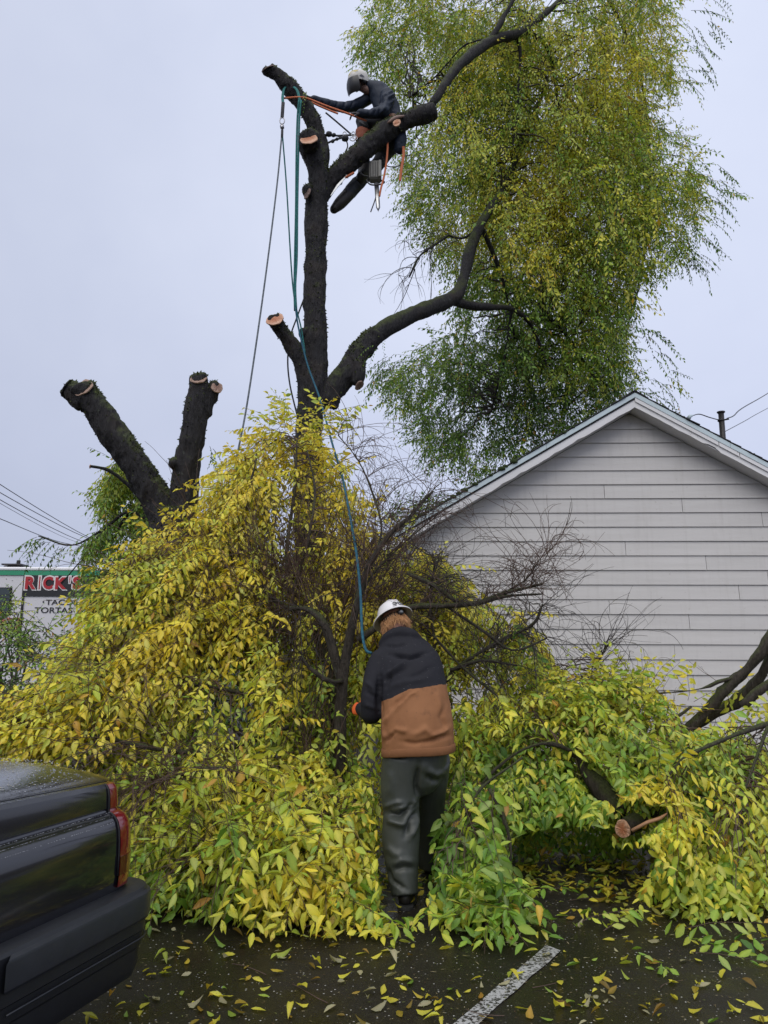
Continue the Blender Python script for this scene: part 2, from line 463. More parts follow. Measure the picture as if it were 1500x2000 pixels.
# ------------------------------------------------------------------ ground, parking line
def sheet(name, pts, z, mat):
    me = bpy.data.meshes.new(name); me.from_pydata([(x, y, z) for x, y in pts], [], [tuple(range(len(pts)))]); me.update()
    o = link_obj(name, me, mat); o['kind'] = 'structure'; return o
sheet('ground', [(-1200, -600), (1200, -600), (1200, 2200), (-1200, 2200)], -0.004, M['soil'])
sheet('parking_lot', [(-60, -25), (60, -25), (60, 7.6), (-60, 7.6)], 0.0, M['asphalt'])
sheet('side_street', [(-90, 12.2), (-4.5, 12.2), (-4.5, 24), (-90, 24)], 0.0, M['asphalt'])
a0, a1 = G(1067, 1847), G(1095, 1858)
b0, b1 = G(890, 2000), G(940, 2000)
ext = lambda a, b: b + (b - a) * 1.6
lp = []
for k in range(14):
    q = k / 13; lp.append((a0 * (1 - q) + ext(a0, b0) * q) + np.array((rng.normal(0, .006), 0, 0)))
rp = []
for k in range(14):
    q = k / 13; rp.append((a1 * (1 - q) + ext(a1, b1) * q) + np.array((rng.normal(0, .006), 0, 0)))
line = sheet('parking_line', [(p[0], p[1]) for p in lp] + [(p[0], p[1]) for p in rp[::-1]], 0.004, M['paintline'])

# ------------------------------------------------------------------ house with gable wall
HA = 0.045
he = np.array((math.cos(HA), -math.sin(HA), 0.0)); hb = np.array((math.sin(HA), math.cos(HA), 0.0)); hz = np.array((0, 0, 1.0))
HR = np.stack([he, hb, hz], 1)
pk = P(1240, 766, 10.7)           # tip of the roof at the front rake
S = 0.588; OH = 0.34; HW = 3.78   # slope, overhang, half width of the roof
def hp(u, d, z): return pk + he * u + hb * d + hz * (z - pk[2])
house = thing('house', 'white clapboard house gable with low pitched roof behind the cut branches', 'house', hp(0, OH, 0))
zpk = pk[2]; zc = zpk - 0.212      # underside of the roof at the ridge, where the wall stops
WH = 3.42                         # half width of the wall
core = MB()
zi = zc - 0.02
core.prism([hp(-WH + .02, OH + .04, 0), hp(WH - .02, OH + .04, 0), hp(WH - .02, OH + .04, zi - S * WH), hp(0, OH + .04, zi), hp(-WH + .02, OH + .04, zi - S * WH)], hb * 9)
core.build('wall', M['siding'], house)
# clapboards, one object each
EXP = 0.21
z1 = P(1240, 838, pk[1] + OH)[2]
joints = [(1181, 959), (1331, 985), (1484, 1013), (988, 1013), (1089, 1043), (1222, 1069), (1377, 1097), (1495, 1127), (1191, 1184), (1345, 1214), (1197, 1300), (1353, 1326), (1060, 1240), (1440, 1155)]
J = [P(x, y, pk[1] + OH) for x, y in joints]
J = [((p - pk) @ he, p[2]) for p in J]
def board(u0b, u1b, u0t, u1t, zb, zt):
    mb = MB(); f, g = 0.0, 0.024     # bottom edge proud of the top edge
    j = rng.normal(0, .0012)
    V = [hp(u0b, OH - .006 + j, zb), hp(u1b, OH - .006 + j, zb), hp(u1t, OH + .014, zt), hp(u0t, OH + .014, zt),
         hp(u0b, OH + .034, zb), hp(u1b, OH + .034, zb), hp(u1t, OH + .034, zt), hp(u0t, OH + .034, zt)]
    mb.add(V, [(0, 1, 2, 3), (7, 6, 5, 4), (0, 4, 5, 1), (3, 2, 6, 7), (0, 3, 7, 4), (1, 5, 6, 2)])
    mb.build('clapboard', M['siding'], house)
k = -2
while True:
    zb = z1 - EXP * k; zt = zb + EXP + .004
    k += 1
    if zb < 0.05: break
    if zb > zc - .03: continue
    zt2 = min(zt, zc - .005)
    ub = min((zc - zb) / S, WH); ut = max(min((zc - zt2) / S, WH), .01)
    js = sorted(u for u, z in J if zb < z < zt and abs(u) < ut - .1)
    cuts = [None] + js + [None]
    for a, b in zip(cuts[:-1], cuts[1:]):
        board(-ub if a is None else a + .0035, ub if b is None else b - .0035, -ut if a is None else a + .0035, ut if b is None else b - .0035, zb, zt2)
# rake boards, drip edge, soffit, shingles
for sg in (-1, 1):
    def rp_(u, d, dz): return hp(sg * u, d, zpk - S * u + dz)
    # white fascia, ragged bottom edge where paint and wood have rotted
    n = 46; us = np.linspace(0.0, HW, n)
    top = [rp_(u, .03, -.085) for u in us]
    low = []
    for u in us:
        e = .004 * rng.normal()
        if sg == 1 and .98 < u < 1.12: e += .028
        if sg == -1 and rng.random() < .16: e += rng.uniform(.004, .014)
        low.append(rp_(u, .03, -.215 + e))
    m_ = MB()
    for i in range(n - 1):
        m_.prism([top[i], low[i], low[i + 1], top[i + 1]], hb * .022)
    m_.build('fascia', M['fascia'], house)
    if sg == 1:   # second, upper board of the right rake that ends part-way
        m_ = MB()
        for (ua, ub_) in ((.0, 1.14), (1.15, 1.42), (1.43, HW)):
            m_.prism([rp_(ua, .008, -.075), rp_(ua, .008, -.135), rp_(ub_, .008, -.135), rp_(ub_, .008, -.075)], hb * .02)
        m_.build('upper_fascia', M['fascia'], house)
    m_ = MB(); m_.prism([rp_(0, .018, -.072), rp_(0, .018, -.10), rp_(HW, .018, -.10), rp_(HW, .018, -.072)], hb * .02)
    m_.build('shadow_gap', M['black_gap'], house)
    m_ = MB()
    for a, b in ((0, 1.3), (1.304, 2.55), (2.554, HW)):
        m_.prism([rp_(a, 0, -.004), rp_(a, 0, -.074), rp_(b, 0, -.074), rp_(b, 0, -.004)], hb * .012)
    m_.build('drip_edge', M['drip'], house)
    m_ = MB(); m_.prism([rp_(0, .053, -.19), rp_(0, .053, -.205), rp_(HW, .053, -.205), rp_(HW, .053, -.19)], hb * (OH + .02 - .053))
    m_.build('soffit', M['soffit'], house)
    m_ = MB(); m_.prism([rp_(0, .06, -.012), rp_(0, .06, -.18), rp_(HW, .06, -.18), rp_(HW, .06, -.012)], hb * 9.2)
    m_.build('roof_deck', M['black_gap'], house)
    # shingle courses
    u = 0.0; step = .14
    ca = math.atan(S)
    while u < HW:
        u2 = min(u + step + .05, HW + .03)
        dj = rng.normal(0, .008)
        m_ = MB(); m_.prism([rp_(u, -.012 + dj, .004), rp_(u2, -.012 + dj, .014), rp_(u2, -.012 + dj, .026), rp_(u, -.012 + dj, .010)], hb * (9.3))
        m_.build('shingle_course', M['shingle'], house); u += step
    # moss along the rake
    mm = MB()
    for _ in range(230 if sg == -1 else 26):
        u = HW * rng.random() ** (.6 if sg == -1 else 1); r = rng.uniform(.012, .04) * (1.2 if sg == -1 else .6)
        mm.ball(rp_(u, rng.uniform(-.012, .35) ** 1, .018), (r * 1.4, r * 1.2, r * .8), n=6, m=4)
    mm.build('moss', M['moss'], house, smooth=True, kind='stuff')
ridge = MB()
for i in range(34):
    d = i * .27
    for sg in (-1, 1):
        ridge.prism([hp(0, d, zpk + .032), hp(sg * .16, d, zpk + .03 - S * .16), hp(sg * .16, d + .3, zpk + .036 - S * .16), hp(0, d + .3, zpk + .038)], hz * .006)
ridge.build('ridge_cap', M['shingle'], house)

# service mast on the right slope and its wires
mt = P(1408, 804, 12.0); mz = zpk - S * ((mt - pk) @ he) - .1
M['mast'] = plain('dark_mast_metal', (.035, .032, .034), .5, metal=.3)
M['wire'] = plain('wire_insulation', (.05, .05, .055), .6)
mast = thing('service_mast', 'short black pipe mast on the right roof slope with a wire clamped to it', 'mast', (mt[0], mt[1], mz))
m_ = MB(); m_.loft([(mt[0], mt[1], mz), (mt[0], mt[1], mt[2] - .02)], .045, n=14); m_.build('pipe', M['mast'], mast, True)
m_ = MB(); m_.loft([(mt[0], mt[1], mt[2] - .03), (mt[0], mt[1], mt[2] - .012), (mt[0], mt[1], mt[2])], [.048, .066, .062], n=14); m_.build('cap', M['mast'], mast, True)
cl_ = P(1408, 821, 12.0)
m_ = MB(); m_.loft([cl_ - hz * .015, cl_ + hz * .015], .052, n=14); m_.loft([cl_ + (.04, -.02, 0), cl_ + (.11, -.05, .012)], [.012, .016], n=8); m_.build('clamp', M['mast'], mast, True)
wires = [([P(1352, 812, 11.6), P(1366, 809, 11.7), P(1385, 815, 11.8), P(1403, 820, 11.98)], .008, 'loose grey cable looping from the roof edge to the black mast'),
         ([P(1420, 817, 12.0), P(1433, 812, 12.4), P(1450, 797, 13.2), P(1500, 768, 16), P(1560, 728, 20), P(1640, 668, 26)], .009, 'overhead cable rising from the mast to the upper right'),
         ([P(1410, 846, 12.1), P(1455, 822, 14), P(1500, 797, 16.5), P(1620, 735, 24)], .006, 'thin faint cable below the main cable right of the mast')]
for pts, r, lab in wires:
    m_ = MB(); m_.loft(spline(pts, 24), r, n=6); tag(m_.build('service_cable', M['wire'], None, True), lab, 'cable')
dish = MB(); dc = P(1350, 812, 11.6); dish.loft([dc + (-.05, 0, -.05), dc + (-.02, 0, -.01), dc + (.03, 0, .008)], [.035, .03, .012], n=10)
tag(dish.build('cable_weatherhead', M['drip'], None, True), 'small grey weatherhead on the right roof edge left of the mast', 'cable fitting')

# power lines, far left
M['lines'] = plain('power_line', (.06, .06, .07), .6)
pl = [((-40, 912), (0, 946), (155, 1040), 'topmost of the thin power lines in the left sky'),
      ((-40, 928), (0, 962), (150, 1042), 'second power line from the top in the left sky'),
      ((-40, 945), (0, 976), (135, 1047), 'third power line from the top in the left sky'),
      ((-40, 953), (0, 983), (120, 1047), 'faint fourth power line in the left sky'),
      ((-40, 998), (0, 1013), (108, 1056), 'lowest power line in the left sky, apart from the others')]
for a, b, c, lab in pl:
    p0, p1, p2 = P(*a, 22), P(*b, 24), P(*c, 34)
    p3 = p2 + (p2 - p1) * 1.2 + np.array((0, 0, .4))
    m_ = MB(); m_.loft(spline([p0 + (p0 - p1) * 2, p0, p1, p2, p3], 20), .014 if 'faint' not in lab else .008, n=5)
    tag(m_.build('power_line', M['lines'], None, True), lab, 'power line', 'power lines in the left sky')

# ------------------------------------------------------------------ food truck
M['truck_white'] = plain('truck_white_paint', (.66, .65, .68), .4, var=.04, scale=3)
M['truck_green'] = plain('truck_green_stripe', (.035, .30, .16), .4, var=.08)
M['truck_roof'] = plain('truck_roof_white', (.82, .82, .84), .4, var=.03)
M['sign_black'] = plain('sign_black', (.018, .018, .022), .4)
M['letter_red'] = plain('letter_red', (.42, .022, .03), .4, var=.1)
M['letter_white'] = plain('letter_white', (.75, .72, .72), .4, var=.05)
M['salmon'] = plain('salmon_flame_paint', (.52, .19, .13), .5, var=.1)
M['glass'] = plain('dark_window_glass', (.03, .045, .05), .08, spec=.7)
M['rubber'] = plain('tyre_rubber', (.02, .02, .02), .8, var=.2)
M['alu'] = plain('dull_aluminium', (.42, .43, .44), .35, metal=.8)
TY = 15.0
t0 = P(0, 1107, TY); t1 = P(43, 1225, TY); sx_ = t0[0]
truck = thing('food_truck', 'white food truck with green top stripe and red lettering on black, behind the left branches', 'food truck', (t0[0] + 1.0, TY + 1.1, 0))
xl, xr = t0[0] - 3.4, t0[0] + 3.2
zt = t0[2]; zg = P(43, 1112, TY)[2]; zg2 = P(43, 1123, TY)[2]; zb_ = .75
m_ = MB(); m_.box(((xl + xr) / 2, TY + 1.15, (zt - .08 + zb_) / 2), ((xr - xl) / 2, 1.1, (zt - .08 - zb_) / 2), bev=.04); m_.build('body', M['truck_white'], truck)
m_ = MB(); m_.box(((xl + xr) / 2, TY + 1.15, zt - .035), ((xr - xl) / 2 + .03, 1.14, .035), bev=.02); m_.build('roof_cap', M['truck_roof'], truck)
m_ = MB(); m_.box(((xl + xr) / 2, TY + .035, (zg + zg2) / 2), ((xr - xl) / 2 + .01, .008, (zg - zg2) / 2)); m_.build('green_stripe', M['truck_green'], truck)
sa, sb = P(45, 1122, TY), P(200, 1165, TY)
m_ = MB(); m_.box(((sa[0] + sb[0]) / 2, TY + .036, (zg2 - .012 + sb[2]) / 2), ((sb[0] - sa[0]) / 2, .008, (zg2 - .012 - sb[2]) / 2)); m_.build('sign_panel', M['sign_black'], truck)
m_ = MB()
for x in (P(43, 1170, TY)[0], P(43, 1170, TY)[0] - 1.6, P(43, 1170, TY)[0] + 1.9): m_.box((x, TY + .035, (zg2 + zb_) / 2 - .02), (.02, .010, (zg2 - zb_) / 2 - .03))
m_.build('seam_strip', M['black_gap'], truck)
m_ = MB()
for px, py in ((10, 1130), (10, 1142), (22, 1133), (22, 1146)): q = P(px, py, TY); m_.ball((q[0], TY + .045, q[2]), .009, n=8, m=5)
m_.build('rivet', M['alu'], truck, kind='stuff')
def text(name, s_, lo, hi, mat, parent, off=0.0, y=0.0, depth=.006):
    """lettering fitted between two corners (x0,z0)-(x1,z1) on a plane facing -Y"""
    cu = bpy.data.curves.new('txt', 'FONT'); cu.body = s_; cu.offset = off; cu.extrude = 0.01; cu.resolution_u = 4
    o = bpy.data.objects.new('txt', cu); COL.objects.link(o)
    dg = bpy.context.evaluated_depsgraph_get(); dg.update()
    me = bpy.data.meshes.new_from_object(o.evaluated_get(dg)); bpy.data.objects.remove(o)
    V = getV(me); mn, mx = V.min(0), V.max(0)
    q = (V - mn) / (mx - mn)
    W = np.stack([lo[0] + q[:, 0] * (hi[0] - lo[0]), y - q[:, 2] * depth, lo[1] + q[:, 1] * (hi[1] - lo[1])], 1)
    setV(me, W); return link_obj(name, me, mat, parent)
ra, rb = P(47, 1151, TY), P(150, 1124.5, TY)
letters = [('R', 47, 71), ('I', 74, 79), ('C', 82, 104), ('K', 106, 131), ("'", 133, 137), ('S', 140, 160)]
for ch, xa, xb in letters:
    p_, q_ = P(xa, 1151, TY), P(xb, 1125.5 if ch != 'K' else 1127, TY)
    z0_ = p_[2] if ch != "'" else (p_[2] + q_[2]) / 2
    text('letter', ch, (p_[0] - .022, z0_ - .022), (q_[0] + .022, q_[2] + .022), M['letter_white'], truck, .05, TY + .026)
    text('letter', ch, (p_[0] + .004, z0_ + .004), (q_[0] - .004, q_[2] - .004), M['letter_red'], truck, .045, TY + .018)
for s_, xa, xb, ya, yb in (('·', 81, 84.5, 1177, 1173.5), ('TACOS', 87, 150, 1181, 1171), ('TORTAS', 65, 140, 1197, 1186)):
    p_, q_ = P(xa, ya, TY), P(xb, yb, TY)
    text('lettering', s_, (p_[0], p_[2]), (q_[0], q_[2]), M['sign_black'], truck, .012, TY + .046)
# window with rounded corners
wa, wb = P(-70, 1200, TY), P(20, 1149, TY)
m_ = MB(); m_.box(((wa[0] + wb[0]) / 2, TY + .03, (wa[2] + wb[2]) / 2), ((wb[0] - wa[0]) / 2 + .02, .012, (wb[2] - wa[2]) / 2 + .02), bev=.01); fr = m_.build('window', M['black_gap'], truck)
poly = []
cx_, cz_, hx, hz_ = (wa[0] + wb[0]) / 2, (wa[2] + wb[2]) / 2, (wb[0] - wa[0]) / 2, (wb[2] - wa[2]) / 2
for (sx1, sz1, a0_) in ((1, 1, 0), (-1, 1, 90), (-1, -1, 180), (1, -1, 270)):
    for a in range(0, 91, 18): poly.append((cx_ + sx1 * (hx - .1) + .1 * math.cos(rad(a0_ + a)), TY + .016, cz_ + sz1 * (hz_ - .1) + .1 * math.sin(rad(a0_ + a))))
m_ = MB(); m_.prism(poly, (0, -.006, 0)); m_.build('pane', M['glass'], fr)
for q in range(6):     # salmon flame shapes on the lower left panel
    x = P(-55 + q * 16, 1205, TY)[0]; z = P(0, 1206, TY)[2]
    m_ = MB(); sp = spline([(x, z), (x + .10, z - .1), (x + .05, z - .2), (x + .15, z - .36)], 9)
    poly = [(a, TY + .040, b) for a, b in sp] + [(a + .1 * (1 - i / 9) + .01, TY + .040, b) for i, (a, b) in reversed(list(enumerate(sp)))]
    m_.prism(poly, (0, -.005, 0)); m_.build('flame_stripe', M['salmon'], truck)
ve = P(30, 1104, TY + .8)
m_ = MB(); m_.box((ve[0], ve[1], zt + .05), (.12, .12, .05), bev=.01); m_.box((ve[0], ve[1], zt + .12), (.2, .18, .015)); m_.loft([(ve[0] + .06, ve[1], zt + .1), (ve[0] + .06, ve[1], zt + .22)], .04, n=8)
m_.loft([(ve[0] - .35, ve[1], zt + .03), (ve[0] - .2, ve[1], zt + .1), (ve[0] + .2, ve[1], zt + .1), (ve[0] + .5, ve[1], zt + .05)], .01, n=5); m_.build('roof_vent', M['mast'], truck)
for x in (xl + 1.2, xr - 1.0):
    for y in (TY + .25, TY + 2.05):
        m_ = MB(); m_.loft([(x, y - .12, .42), (x, y - .1, .42), (x, y + .1, .42), (x, y + .12, .42)], [.34, .42, .42, .34], n=24); wh = m_.build('wheel', M['rubber'], truck, True)
        m_ = MB(); m_.loft([(x, y - .125, .42), (x, y - .10, .42)], [.2, .22], n=18); m_.build('rim', M['alu'], wh, True)
m_ = MB(); m_.box(((xl + xr) / 2, TY + 1.15, .68), ((xr - xl) / 2 - .3, .9, .09)); m_.build('chassis', M['black_gap'], truck)
# ------------------------------------------------------------------ trees: trunks, limbs, cuts
def bark_displace(me, amp=.016, seed=0, freq=11, lump=.03):
    V = getV(me); N = getN(me)
    Q = V * np.array((1, 1, .3))
    f = fbm(Q, freq, 3, seed); rid = 1 - np.abs(2 * f - 1)
    big = fbm(V, 3.2, 2, seed + 5) - .5
    mo = np.clip(N[:, 2], 0, 1) * np.clip(fbm(V, 16, 2, seed + 9) - .4, 0, 1) * 2
    V = V + N * (amp * (rid - .55) * 2 + lump * big + .022 * mo)[:, None]
    setV(me, V); return me
def moss_tufts(me, parent, n, seed, thr=-.1, size=.022):
    rg = np.random.default_rng(seed); V = getV(me); N = getN(me); w_ = np.clip(N[:, 2] - thr, 0, 1) * (fbm(V, 4, 2, seed + 40) > .42) * (V[:, 2] > .5) + .03; w_ /= w_.sum()
    i = rg.choice(len(V), n, p=w_); p = V[i]; d = nrm(N[i] + rg.normal(0, .45, (n, 3))); s_ = nrm(np.cross(d, rg.normal(0, 1, (n, 3)))); L_ = (size * rg.uniform(.4, 1.3, n))[:, None]
    T = np.stack([p - s_ * L_ * .45, p + s_ * L_ * .45, p + d * L_], 1).reshape(-1, 3)
    link_obj('moss', fast_mesh('moss', T, np.arange(len(T)).reshape(-1, 3)), M['moss_fine'], parent, kind='stuff')
M['moss_fine'] = plain('fine_moss', (.075, .095, .024), .95, var=.7, scale=5)
def limb_path(pix, n=None):
    """pix rows: px, py, width px, Y -> points, radii"""
    pts = np.array([P(a, b, y) for a, b, w_, y in pix]); r = np.array([w_ * M2P(p) / 2 * .77 for (a, b, w_, y), p in zip(pix, pts)])
    n = n or max(6, int(np.linalg.norm(np.diff(pts, axis=0), axis=1).sum() / .06))
    q = spline(np.hstack([pts, r[:, None]]), n); return q[:, :3], q[:, 3]
def limb_tube(pix, mat, name, parent, n_side=18, amp=.012, seed=0, jag=.0):
    p, r = limb_path(pix)
    p = p + (fbm(p, 2.1, 2, seed)[:, None] - .5) * 0
    mb = MB(); mb.loft(p, r, n=n_side)
    me = mb.mesh(name, True); V = getV(me)
    # radial bark relief
    me.update(); N = getN(me)
    d = (fbm(V * np.array((1, 1, .4)), 14, 3, seed) - .5) * 2 * amp + (fbm(V, 5, 2, seed + 3) - .5) * amp * 2.2 + np.clip(N[:, 2], 0, 1) * np.clip(fbm(V, 18, 2, seed + 9) - .45, 0, 1) * amp * 3
    setV(me, V + N * d[:, None]); return link_obj(name, me, mat, parent), (p, r)
def cut_disc(parent, pix_c, Y, rx_px, nrm_dir, mat, seed=0, ry_px=None, name='cut_face', c=None, r=None, th=.006):
    c = P(*pix_c, Y) if c is None else c; r = rx_px * M2P(c) if r is None else r
    n_ = nrm(np.array(nrm_dir, float)); a = np.cross(n_, (0, .3, 1)); a = nrm(a); b = np.cross(n_, a)
    rg = np.random.default_rng(seed); K = 26; ph = rg.uniform(0, 6, 3)
    mb = MB(); V = []
    for lev, (k_, h_) in enumerate(((1.0, -th * 1.2), (1.0, th * .6), (.93, th), (.5, th * 1.1))):
        for i in range(K):
            t = i * 2 * math.pi / K; q = r * k_ * (1 + .07 * math.sin(2 * t + ph[0]) + .05 * math.sin(3 * t + ph[1]) + .03 * math.sin(7 * t + ph[2]))
            V.append(c + a * q * math.cos(t) + b * q * math.sin(t) + n_ * (h_ + rg.normal(0, .0025) * (lev > 0)))
    V.append(c + n_ * th * 1.1)
    F = [(l * K + i, l * K + (i + 1) % K, (l + 1) * K + (i + 1) % K, (l + 1) * K + i) for l in range(3) for i in range(K)] + [(3 * K + i, 3 * K + (i + 1) % K, 4 * K) for i in range(K)]
    mb.add(V, F); me = mb.mesh(name); recalc(me); return link_obj(name, me, mat, parent)

TYR = 9.0
base = P(612, 1452, TYR); base[2] = 0
tree = thing('tree', 'tall mossy tree being cut, upright trunk with sawn stubs and one leafy side left', 'tree', base)
mb = MB()
def L(pix, n=22, **k):
    p, r = limb_path(pix, k.pop('m', 30)); mb.loft(p, r, n=n); return p, r
p_, r_ = L([(612, 1460, 92, TYR), (606, 1250, 78, TYR), (604, 1000, 70, TYR), (604, 850, 66, TYR), (612, 740, 66, TYR), (613, 640, 56, TYR), (616, 540, 50, TYR), (618, 440, 52, TYR), (619, 385, 52, TYR)], m=60)
mb.ball(np.array((p_[0][0], p_[0][1], .02)), (.42, .42, .3))
L([(619, 430, 50, TYR), (622, 360, 42, TYR), (628, 310, 36, 9.02), (622, 270, 34, 9.03), (606, 228, 34, 9.0), (588, 198, 36, 8.96), (562, 168, 33, 8.9), (545, 148, 27, 8.86), (527, 138, 30, 8.83)], m=40)
mb.ball(P(522, 140, 8.83), .06); mb.ball(P(533, 136, 8.8), .055)
L([(616, 420, 44, TYR - .02), (622, 370, 44, 8.92), (618, 320, 46, 8.88), (606, 294, 47, 8.85), (604, 280, 46, 8.74), (603, 272, 44, 8.62)])
L([(618, 800, 56, TYR), (600, 735, 48, 8.95), (578, 690, 38, 8.88), (556, 655, 34, 8.82), (542, 634, 36, 8.76), (538, 626, 36, 8.62)])
mb.ball(P(592, 640 + 10, 8.9), .05)
L([(640, 790, 50, TYR), (660, 752, 50, TYR), (685, 722, 54, 9.05), (702, 690, 48, 9.1), (735, 655, 42, 9.15)])
L([(694, 715, 46, 9.03), (697, 738, 36, 9.0), (690, 750, 26, 9.0)], m=8)
L([(616, 395, 50, TYR), (640, 360, 46, TYR), (678, 322, 44, TYR), (720, 283, 46, TYR), (765, 250, 46, TYR), (800, 232, 42, TYR), (836, 220, 40, TYR), (846, 216, 36, TYR)], m=34)
mb.ball(P(605, 375, 8.9), .09)
me = remesh(mb, .017, 3); bark_displace(me, .024, 1, 13, .05); link_obj('trunk', me, M['bark'], tree); moss_tufts(me, tree, 5200, 1)
limbs = []
o, q = limb_tube([(700, 700, 46, 9.1), (735, 655, 42, 9.15), (790, 622, 42, 9.3), (850, 598, 38, 9.5), (890, 578, 36, 9.65), (905, 545, 28, 9.75), (918, 490, 27, 9.9), (938, 440, 24, 10.1), (975, 380, 20, 10.5), (1010, 310, 15, 11), (1045, 220, 11, 11.4), (1080, 130, 7, 11.8)], M['bark'], 'limb', tree, seed=3); limbs.append(q)
o, q = limb_tube([(880, 585, 26, 9.6), (915, 596, 22, 9.8), (955, 600, 18, 10), (1000, 604, 13, 10.3), (1040, 640, 9, 10.7), (1070, 720, 6, 11)], M['bark'], 'limb', tree, seed=4); limbs.append(q)
o, q = limb_tube([(844, 204, 20, 9.05), (858, 183, 22, 9.08), (880, 148, 24, 9.2), (905, 120, 24, 9.35), (940, 92, 26, 9.6), (975, 74, 24, 9.8), (1015, 65, 22, 10), (1045, 42, 16, 10.3), (1090, 5, 13, 10.6), (1150, -60, 9, 11)], M['bark'], 'limb', tree, seed=5); limbs.append(q)
o, q = limb_tube([(955, 82, 18, 9.7), (972, 55, 14, 9.7), (988, 25, 12, 9.75), (1002, 0, 11, 9.8), (1015, -40, 8, 9.9)], M['bark'], 'limb', tree, seed=6); limbs.append(q)
for pix in ([(1010, 68, 12, 10), (1016, 110, 9, 10.1), (1012, 180, 7, 10.2), (1008, 240, 6, 10.3), (1000, 290, 4, 10.3)], [(1035, 60, 12, 10.2), (1075, 110, 9, 10.8), (1095, 260, 7, 11.2), (1100, 420, 6, 11.6), (1105, 600, 5, 11.9), (1110, 800, 4, 12)],
            [(938, 440, 14, 10.1), (965, 500, 11, 10.4), (985, 560, 9, 10.6), (1005, 660, 6, 10.9)], [(1000, 604, 9, 10.3), (985, 700, 7, 10.8), (960, 800, 4, 11.3)],
            [(1150, -60, 8, 11), (1220, 60, 8, 11.6), (1260, 200, 7, 12), (1270, 400, 5, 12.3), (1240, 600, 4, 12.5)], [(1050, 600, 8, 10.8), (1110, 660, 7, 11.5), (1160, 740, 5, 12)],
            [(875, 460, 5, 10), (850, 478, 5, 9.9), (820, 500, 4, 9.8), (800, 540, 3, 9.7)], [(935, 445, 7, 10), (905, 465, 6, 10), (875, 460, 5, 10)],
            [(975, 75, 6, 9.8), (930, 80, 5, 9.9), (900, 95, 4, 10), (850, 150, 3, 10.4), (800, 190, 3, 10.8)]):
    o, q = limb_tube(pix, M['bark'], 'branch', tree, n_side=8, amp=.006, seed=len(limbs)); limbs.append(q)
cut_disc(tree, (603, 271), 8.58, 17, (-.15, -.88, .36), M['cut_fresh'], 1)
cut_disc(tree, (537, 624), 8.60, 17, (-.22, -.85, .42), M['cut_fresh'], 2)
cut_disc(tree, (524, 134), 8.8, 13, (-.5, -.5, 1), M['cut_old'], 3)
cut_disc(tree, (775, 240), 8.80, 8, (-.2, -1, .15), M['cut_fresh'], 4, name='notch_cut')
cut_disc(tree, (600, 378), 8.83, 11, (-1, -.8, .2), M['cut_old'], 5)
cut_disc(tree, (702, 753), 8.9, 10, (.6, -.4, -.8), M['cut_old'], 6)
nc = MB(); a_, b_ = P(757, 240, 8.86), P(790, 226, 8.86); nc.loft(spline([a_, (a_ + b_) / 2 + (0, 0, .015), b_], 8), [.01, .02, .03, .034, .03, .022, .016, .008], n=8)
nc.build('torn_wood', M['cut_old'], tree, True)

# twin-stump tree on the left
VY = 8.0
vb = P(338, 1400, VY); vb[2] = 0
vt = thing('tree', 'topped mossy tree on the left, two thick bare limbs forming a V', 'tree', vb)
mb = MB()
p_, r_ = L([(338, 1440, 135, VY), (338, 1250, 118, VY), (338, 1090, 106, VY), (338, 1030, 104, VY), (337, 1000, 90, VY)], m=24)
mb.ball(np.array((p_[0][0], p_[0][1], .02)), (.45, .45, .3))
L([(340, 1070, 70, VY), (318, 1000, 70, VY), (280, 932, 70, 7.95), (240, 875, 68, 7.9), (203, 820, 62, 7.85), (175, 780, 60, 7.8), (160, 756, 60, 7.78)])
L([(168, 790, 50, 7.8), (146, 768, 52, 7.85), (133, 758, 44, 7.85)], m=8)
L([(340, 1080, 70, VY), (356, 1000, 66, VY), (364, 920, 58, 7.98), (374, 860, 55, 7.95), (384, 800, 50, 7.92), (388, 760, 42, 7.9), (387, 736, 38, 7.9)])
L([(398, 810, 30, 7.95), (408, 782, 30, 7.95), (418, 760, 30, 7.95), (425, 752, 24, 7.95)], m=8)
mb.ball(P(340, 905, 7.9), .05)
me = remesh(mb, .017, 3); bark_displace(me, .024, 11, 13, .045); link_obj('trunk', me, M['bark'], vt); moss_tufts(me, vt, 2600, 2)
cut_disc(vt, (163, 757), 7.72, 22, (-.35, -.85, .5), M['cut_mid'], 7)
cut_disc(vt, (130, 757), 7.82, 20, (-.9, -.3, .5), M['bark'], 8)
cut_disc(vt, (388, 740), 7.84, 17, (0, -.75, .75), M['cut_mid'], 9)
cut_disc(vt, (424, 757), 7.88, 12, (.5, -.8, .3), M['cut_mid'], 10)
o, sq_ = limb_tube([(310, 1010, 16, 8.2), (285, 985, 15, 8.2), (262, 958, 12, 8.2), (230, 930, 9, 8.2), (205, 916, 8, 8.2), (178, 911, 7, 8.2)], M['bark'], 'limb', vt, n_side=10, amp=.005, seed=9)
cut_disc(vt, (176, 911), 8.2, 4, (-1, -.2, .1), M['cut_fresh'], 12, th=.004)
for pix in ([(300, 1020, 12, 8.25), (250, 1000, 9, 8.35), (200, 1035, 7, 8.4), (140, 1065, 5, 8.5), (75, 1047, 3, 8.6)], [(280, 985, 9, 8.3), (245, 1010, 7, 8.4), (215, 1060, 6, 8.5), (165, 1090, 4, 8.6), (120, 1140, 3, 8.6)]):
    limb_tube(pix, M['bark'], 'branch', vt, n_side=7, amp=.004, seed=3)
